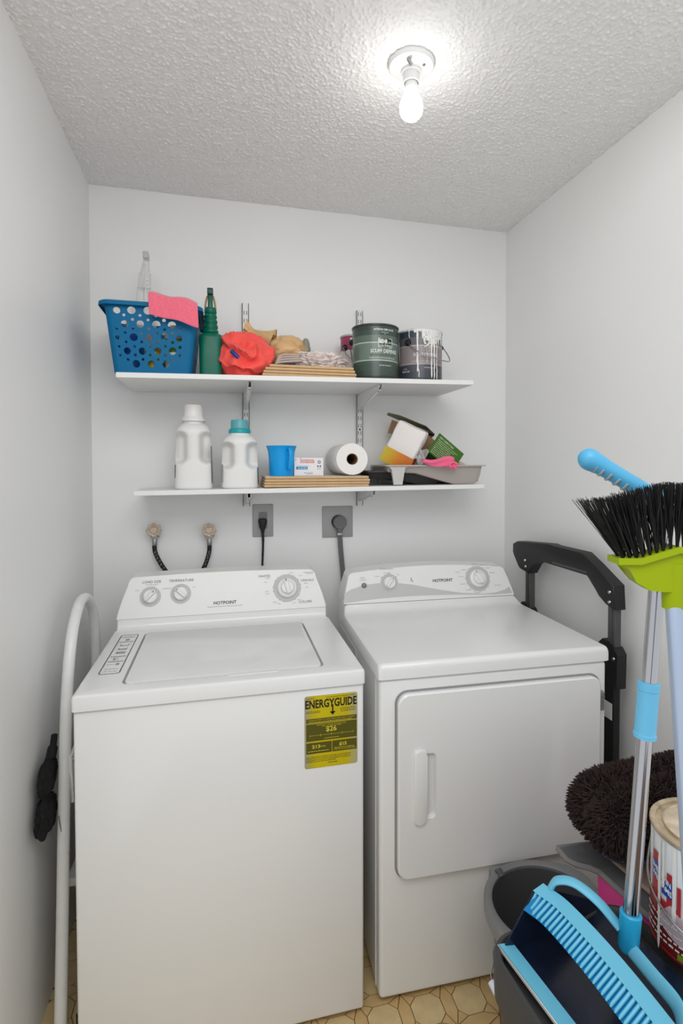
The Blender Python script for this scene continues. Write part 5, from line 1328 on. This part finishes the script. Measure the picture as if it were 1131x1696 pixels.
for k in range(9):
    i = 9 + k * 2.0; p = hg[int(i)].lerp(hg[min(int(i) + 1, nn - 1)], i - int(i)); d_ = (hg[int(i) + 1] - hg[int(i)]).normalized()
    dn = (Vector((0, 0, -1)) - d_ * Vector((0, 0, -1)).dot(d_)).normalized(); sd = d_.cross(dn)
    bm = NB(); tube(bm, [p + dn * 0.0138 * math.cos(a) * 1.06 + sd * 0.0135 * math.sin(a) * 1.08 for a in np.linspace(-1.25, 1.25, 9)], 0.0024, 8)
    obj('grip_rib', bm, mat('handle_rib_grey', (150, 160, 166), 0.5), hnd)

# ---- broom, bristles up
LIME = mat('lime_green_plastic', (146, 165, 0), 0.5, spec=0.25)
brm = thing('push_broom', 'upside-down broom with black bristles, lime green head and pale blue pole', 'broom', (1.086, -1.552, 1.268), rot=(0, 0, math.radians(-14)))
_M = brm.rotation_euler.to_matrix().inverted(); BL0 = _M @ (Vector((0.925, -1.855, 0.0)) - brm.location)
# local x along the head; right half is outside the photograph
top = lambda x: 0.030 + 0.10 * 0 + (0.0 if x < -0.055 else 0.30 * (min(0.0, x) + 0.055)) * 1.0 - 0.30 * max(0, x) * 1.0
def head_pts():
    L = [(-0.086, 0.030), (-0.084, 0.022), (-0.070, 0.014), (-0.060, -0.004), (-0.040, -0.016), (-0.020, -0.018), (0.020, -0.018), (0.040, -0.016), (0.060, -0.004), (0.070, 0.014), (0.084, 0.022), (0.086, 0.030)]
    return L + [(x, top(x)) for x in (0.055, 0.028, 0.0, -0.028, -0.055)]
bm = NB(); prism(bm, head_pts(), -0.013, 0.013, lambda a, b, d: (a, d, b), bevel=0.003); hd_ = obj('head', bm, LIME, brm, angle=40)
bm = NB(); loft(bm, [[(x, y, top(x) + dz) for y, dz in ((-0.0185, -0.008), (-0.0185, 0.001), (0.0185, 0.001), (0.0185, -0.008))] for x in (-0.088, -0.055, -0.028, 0.0, 0.028, 0.055, 0.088)]); obj('head_lip', bm, LIME, brm, angle=40)
obj('socket', tube(NB(), [(0.0, 0, 0.022), (0.0, 0, -0.02), (0.0, 0, -0.044)], [0.0165, 0.0155, 0.0145], 24), LIME, brm)
obj('pole', tube(NB(), [(0, 0, -0.03), BL0 * 0.5, BL0], 0.0115, 20), mat('pale_blue_metal_pole', (168, 182, 204), 0.3, metal=0.6), brm)
BR = mat('black_bristle', (17, 16, 16), 0.55)
rd = random.Random(11); NTX, NTY = 17, 4; tufts = 0
for j in range(NTY):
    for i in range(NTX):
        x0_ = -0.079 + 0.158 * (i + 0.5 * (j % 2)) / (NTX - 0.5); y0_ = -0.0125 + 0.025 * j / (NTY - 1)
        t = bmesh.new()
        for b in range(26):
            a = rd.random() * 2 * PI; rr0 = 0.0019 * math.sqrt(rd.random()); bxx, byy = x0_ + rr0 * math.cos(a), y0_ + rr0 * math.sin(a)
            fan = x0_ / 0.079
            tx = bxx + fan * 0.046 + rd.gauss(0, 0.0055) - (0.010 if fan < -0.9 and rd.random() < .3 else 0); ty = byy * 1.9 + rd.gauss(0, 0.004)
            tz_ = top(x0_) + 0.090 - 0.010 * fan * fan + 0.003 * rd.random()
            mx, my, mz = bxx + (tx - bxx) * 0.55 + rd.gauss(0, 0.0015), byy + (ty - byy) * 0.5, top(x0_) + (tz_ - top(x0_)) * 0.55
            w = 0.00055; ca = rd.random() * PI; wx, wy = w * math.cos(ca), w * math.sin(ca)
            pv = []
            for (px, py, pz, kk) in ((bxx, byy, top(x0_), 1), (mx, my, mz, 1), (tx, ty, tz_, 0.7)):
                pv.append([t.verts.new((px + wx * kk, py + wy * kk, pz)), t.verts.new((px - wx * kk * .5 - wy * kk * .87, py - wy * kk * .5 + wx * kk * .87, pz)), t.verts.new((px - wx * kk * .5 + wy * kk * .87, py - wy * kk * .5 - wx * kk * .87, pz))])
            for u_, v_ in zip(pv[:-1], pv[1:]):
                for q in range(3): t.faces.new((u_[q], u_[(q + 1) % 3], v_[(q + 1) % 3], v_[q]))
        obj('bristle_tuft', merge(NB(), t), BR, brm, smooth=False)

# ---- stack in front of the dryer's right side
MAG = mat('magenta_carton', (196, 40, 128), 0.5); MRED = mat('dark_red_carton', (120, 30, 24), 0.5, var=0.2, vscale=60)
ct = thing('storage_tub', 'magenta and red tub under the grey mats', 'tub', (1.385, -1.385, 0), rz=math.radians(0))
obj('tub_body', loft(NB(), [rr3(0.160, 0.120, 0.04, 0.0), rr3(0.190, 0.140, 0.04, 0.50), rr3(0.193, 0.143, 0.04, 0.505)]), MRED, ct)
obj('tub_band', loft(NB(), [rr3(0.193, 0.143, 0.04, 0.505), rr3(0.196, 0.146, 0.04, 0.51), rr3(0.200, 0.150, 0.042, 0.604), rr3(0.198, 0.148, 0.04, 0.611)]), MAG, ct)
bm = NB(); fs = lambda a, b: (-0.1945, -a, b)
lines(bm, fs, -0.02, 0.486, 0.15, 0.006); lines(bm, fs, 0.0, 0.470, 0.12, 0.005); obj('tub_print', bm, mat('tub_print_cream', (206, 180, 140), 0.5), ct, smooth=False)
MATG = mat('grey_felt_mat', (92, 92, 93), 0.95, bump=0.5, bscale=260, var=0.15, vscale=30); MATE = mat('grey_mat_edge', (120, 118, 116), 0.9)
def drape(name, label, cx, cy, hx, hy, z, th, rz, m, sag, cat, edge=None, wx=lambda x, y: x):
    t = thing(name, label, cat, (cx, cy, z), rz)
    nx, ny = 24, 24
    def zz(x, y):
        return sag(x, y)
    bm = NB(); rows = [[(wx(-hx + 2 * hx * i / nx, -hy + 2 * hy * j / ny), -hy + 2 * hy * j / ny, zz(-hx + 2 * hx * i / nx, -hy + 2 * hy * j / ny)) for i in range(nx + 1)] for j in range(ny + 1)]
    loft(bm, rows, cap=False, close=False); bmesh.ops.recalc_face_normals(bm, faces=bm.faces)
    for f_ in bm.faces:
        if f_.normal.z < 0: f_.normal_flip()
    o = obj('mat_sheet', bm, m, t, angle=60); solidify(o, th, 1)
    if edge:
        for s in (-1, 1):
            obj('bound_edge', tube(NB(), [(wx(-hx + 2 * hx * i / nx, s * hy), s * hy, zz(-hx + 2 * hx * i / nx, s * hy) + th * 0.5) for i in range(nx + 1)], th * 0.62, 8), edge, t)
            obj('bound_edge', tube(NB(), [(wx(s * hx, -hy + 2 * hy * i / ny), -hy + 2 * hy * i / ny, zz(s * hx, -hy + 2 * hy * i / ny) + th * 0.5) for i in range(ny + 1)], th * 0.62, 8), edge, t)
    return t
drape('floor_mat', 'dark grey felt mat with bound edges lying over the magenta tub', 1.416, -1.350, 0.225, 0.170, 0.6125, 0.009, math.radians(6.5), MATG, lambda x, y: 0.014 * max(0, (-x - 0.15) / 0.075) * max(0, (y - 0.10) / 0.068) , 'mat', MATE, wx=lambda x, y: x - 0.045 * max(0, (-x - 0.10) / 0.125) * max(0, min(1, (y - 0.105) / 0.03)))
drape('tan_mat', 'thin tan woven mat between the grey mat and brown rug', 1.435, -1.345, 0.205, 0.165, 0.6235, 0.0065, math.radians(6), mat('tan_woven_mat', (150, 124, 106), 0.9, bump=0.6, bscale=500), lambda x, y: 0.0, 'mat', mat('tan_mat_edge', (160, 146, 136), 0.9))
bm = NB()
for k in range(9): box(bm, (-0.030 + k * 0.0012, -0.030 + 0.0065 * k, 0.001 * k), (0.032, -0.0250 + 0.0065 * k, 0.001 * k + 0.002), 0.0)
pg = obj('folded_paper', bm, PAPER, None, smooth=False); pg.location = (1.278, -1.372, 0.6305); tag(pg, 'folded white paper strip poking out beneath the brown rug', 'paper')
# shaggy rug, folded over
RUG = mat('dark_brown_shag', (48, 34, 30), 0.95, var=0.35, vscale=60)
rug = thing('shaggy_rug', 'folded dark brown shaggy rug on top of the mats', 'rug', (1.398, -1.268, 0.6485))
def rugsurf(u, v):
    # u along x 0..1, v around the folded cross-section
    a = v * 2 * PI
    x = -0.245 + 0.47 * u
    e = math.sqrt(max(0.0, 1 - max(0, (0.16 - u) / 0.16) ** 2)) * 0.999 + 0.001
    hy = 0.076 * (0.35 + 0.65 * e); hz = 0.058 * e * (0.9 + 0.35 * u)
    y = hy * math.copysign(abs(math.cos(a)) ** 0.75, math.cos(a)); z = 0.078 + hz * math.copysign(abs(math.sin(a)) ** 0.8, math.sin(a))
    return Vector((x, y + 0.01 * math.sin(4 * u), z + 0.006 * noise.noise(Vector((x * 12, y * 12, 0)))))
bm = NB(); loft(bm, [[rugsurf(u, k / 40) for k in range(40)] for u in np.linspace(0, 1, 26)]); obj('rug_core', bm, RUG, rug, angle=180)
t = bmesh.new(); rd = random.Random(3)
for k in range(16000):
    u, v = rd.random() ** 0.9, rd.random()
    p = rugsurf(u, v)
    if p.y > 0.075 and rd.random() < .6: continue
    du = rugsurf(min(1, u + .01), v) - rugsurf(max(0, u - .01), v); dv = rugsurf(u, v + .01) - rugsurf(u, v - .01)
    nrm = dv.cross(du)
    if nrm.length < 1e-9: continue
    nrm.normalize()
    if nrm.dot(p - Vector((p.x, 0, 0.076))) < 0: nrm = -nrm
    if u < 0.05: nrm = (nrm + Vector((-1, 0, 0))).normalized()
    L = 0.014 + 0.008 * rd.random(); d_ = (nrm + Vector((rd.gauss(0, .35), rd.gauss(0, .35), rd.gauss(0, .35) - 0.25))).normalized()
    side = d_.cross(Vector((rd.random(), rd.random(), rd.random()))).normalized(); s2 = d_.cross(side); w = 0.0016
    base = [t.verts.new(p + side * w), t.verts.new(p - side * w * .5 + s2 * w * .87), t.verts.new(p - side * w * .5 - s2 * w * .87)]
    q = p + d_ * L * 0.8; mid = [t.verts.new(q + side * w), t.verts.new(q - side * w * .5 + s2 * w * .87), t.verts.new(q - side * w * .5 - s2 * w * .87)]
    tip_ = t.verts.new(p + d_ * L)
    for i in range(3):
        t.faces.new((base[i], base[(i + 1) % 3], mid[(i + 1) % 3], mid[i])); t.faces.new((mid[i], mid[(i + 1) % 3], tip_))
me_pile = merge(NB(), t)
obj('pile', me_pile, RUG, rug, smooth=False, stuff=True)
lb = obj('lavender_cloth', blob(NB(), (0, 0, 0), (0.190, 0.062, 0.014), lambda d: 1 + 0.12 * noise.noise(d * 4), 48), mat('lavender_fabric', (96, 88, 112), 0.9), None); lb.location = (1.385, -1.262, 0.6435); tag(lb, 'folded lavender cloth peeking out beneath the brown rug', 'cloth')

# ---- white paint can at the right edge
pr_, ph_ = 0.084, 0.195
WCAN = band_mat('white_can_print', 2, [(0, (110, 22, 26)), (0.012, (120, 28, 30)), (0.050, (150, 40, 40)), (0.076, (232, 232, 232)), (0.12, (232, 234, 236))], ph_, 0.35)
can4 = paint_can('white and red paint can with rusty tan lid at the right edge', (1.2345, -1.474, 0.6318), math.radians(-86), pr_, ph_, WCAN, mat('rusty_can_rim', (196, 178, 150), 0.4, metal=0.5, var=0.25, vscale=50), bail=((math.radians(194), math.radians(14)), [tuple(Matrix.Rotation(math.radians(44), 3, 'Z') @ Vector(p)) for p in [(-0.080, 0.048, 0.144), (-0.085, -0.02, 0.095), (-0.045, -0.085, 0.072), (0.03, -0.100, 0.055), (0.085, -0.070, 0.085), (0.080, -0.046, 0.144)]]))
obj('lid', lathe(NB(), [(0, ph_ - 0.0015), (0.060, ph_ - 0.0015), (0.063, ph_ - 0.0025), (0.0635, ph_ - 0.004)], 48), mat('stained_tan_lid', (206, 190, 166), 0.6, var=0.28, vscale=26, bump=0.2, bscale=60), can4)
fm = cylmap(pr_)
RED4 = mat('can_red_print', (176, 44, 48), 0.4); BLU4 = mat('can_blue_print', (30, 70, 168), 0.4)
bm = NB()
for a0, a1, b0, b1 in ((-0.034, -0.018, 0.072, 0.156), (0.000, 0.010, 0.072, 0.138), (0.018, 0.024, 0.080, 0.126), (0.034, 0.052, 0.076, 0.128), (-0.046, -0.042, 0.08, 0.14)): quad(bm, fm, a0, b0, a1, b1, 3)
quad(bm, fm, -0.034, 0.072, 0.024, 0.088, 10)
obj('red_print', bm, RED4, can4, smooth=False)
bm = NB(); quad(bm, cylmap(pr_, 0.0012), -0.034, 0.112, -0.018, 0.141, 3); quad(bm, cylmap(pr_, 0.0012), -0.010, 0.098, 0.010, 0.125, 4); obj('blue_print', bm, BLU4, can4, smooth=False)
fmt = cylmap(pr_, 0.0016)
sk = lambda a, b: fmt(a, b - 0.35 * (a + 0.034))
bm = NB(); text(bm, 'SHERWIN', sk, 0.0085, -0.034, 0.130, align='L', bold=0.03, width=0.042); text(bm, 'WILLIAMS', sk, 0.0085, -0.034, 0.117, align='L', bold=0.03, width=0.044)
for b in (0.055, 0.043, 0.031, 0.022): lines(bm, fmt, -0.05, b, 0.06, 0.004)
obj('lettering', bm, MATS['can_white_print'], can4, smooth=False)
bm = NB(); rd = random.Random(9)
for a0, w, zt, zb_ in ((-0.0145, 0.0060, 0.185, 0.002), (0.014, 0.0065, 0.185, 0.060), (-0.038, 0.004, 0.185, 0.085), (0.030, 0.005, 0.185, 0.09), (-0.006, 0.005, 0.185, 0.11)):
    t = bmesh.new(); n = 14; Lv, Rv = [], []
    for k in range(n + 1):
        z = zt + (zb_ - zt) * k / n; ww = w * (0.8 + 0.35 * rd.random()) * (0.4 if k == n else 1)
        Lv.append(t.verts.new(cylmap(pr_, 0.0020)(a0 - ww / 2, z))); Rv.append(t.verts.new(cylmap(pr_, 0.0020)(a0 + ww / 2, z)))
    for k in range(n): t.faces.new((Lv[k + 1], Rv[k + 1], Rv[k], Lv[k]))
    merge(bm, t)
obj('paint_drip', bm, WDRIP, can4, smooth=False)
bm = NB()
for k in range(16):
    ring2d(bm, cylmap(pr_, 0.0018), 0.040, 0.125, 0.048 + 0.0035 * k * 0.8, 0.050 + 0.0035 * k * 0.8, 14, -2.3, -1.05)
obj('brush_smear', bm, mat('smeared_white', (214, 200, 204), 0.6), can4, smooth=False)
bm = NB(); quad(bm, cylmap(pr_, 0.0012), 0.020, 0.010, 0.052, 0.020, 4); obj('green_print', bm, mat('can_green_print', (110, 150, 30), 0.4), can4, smooth=False)
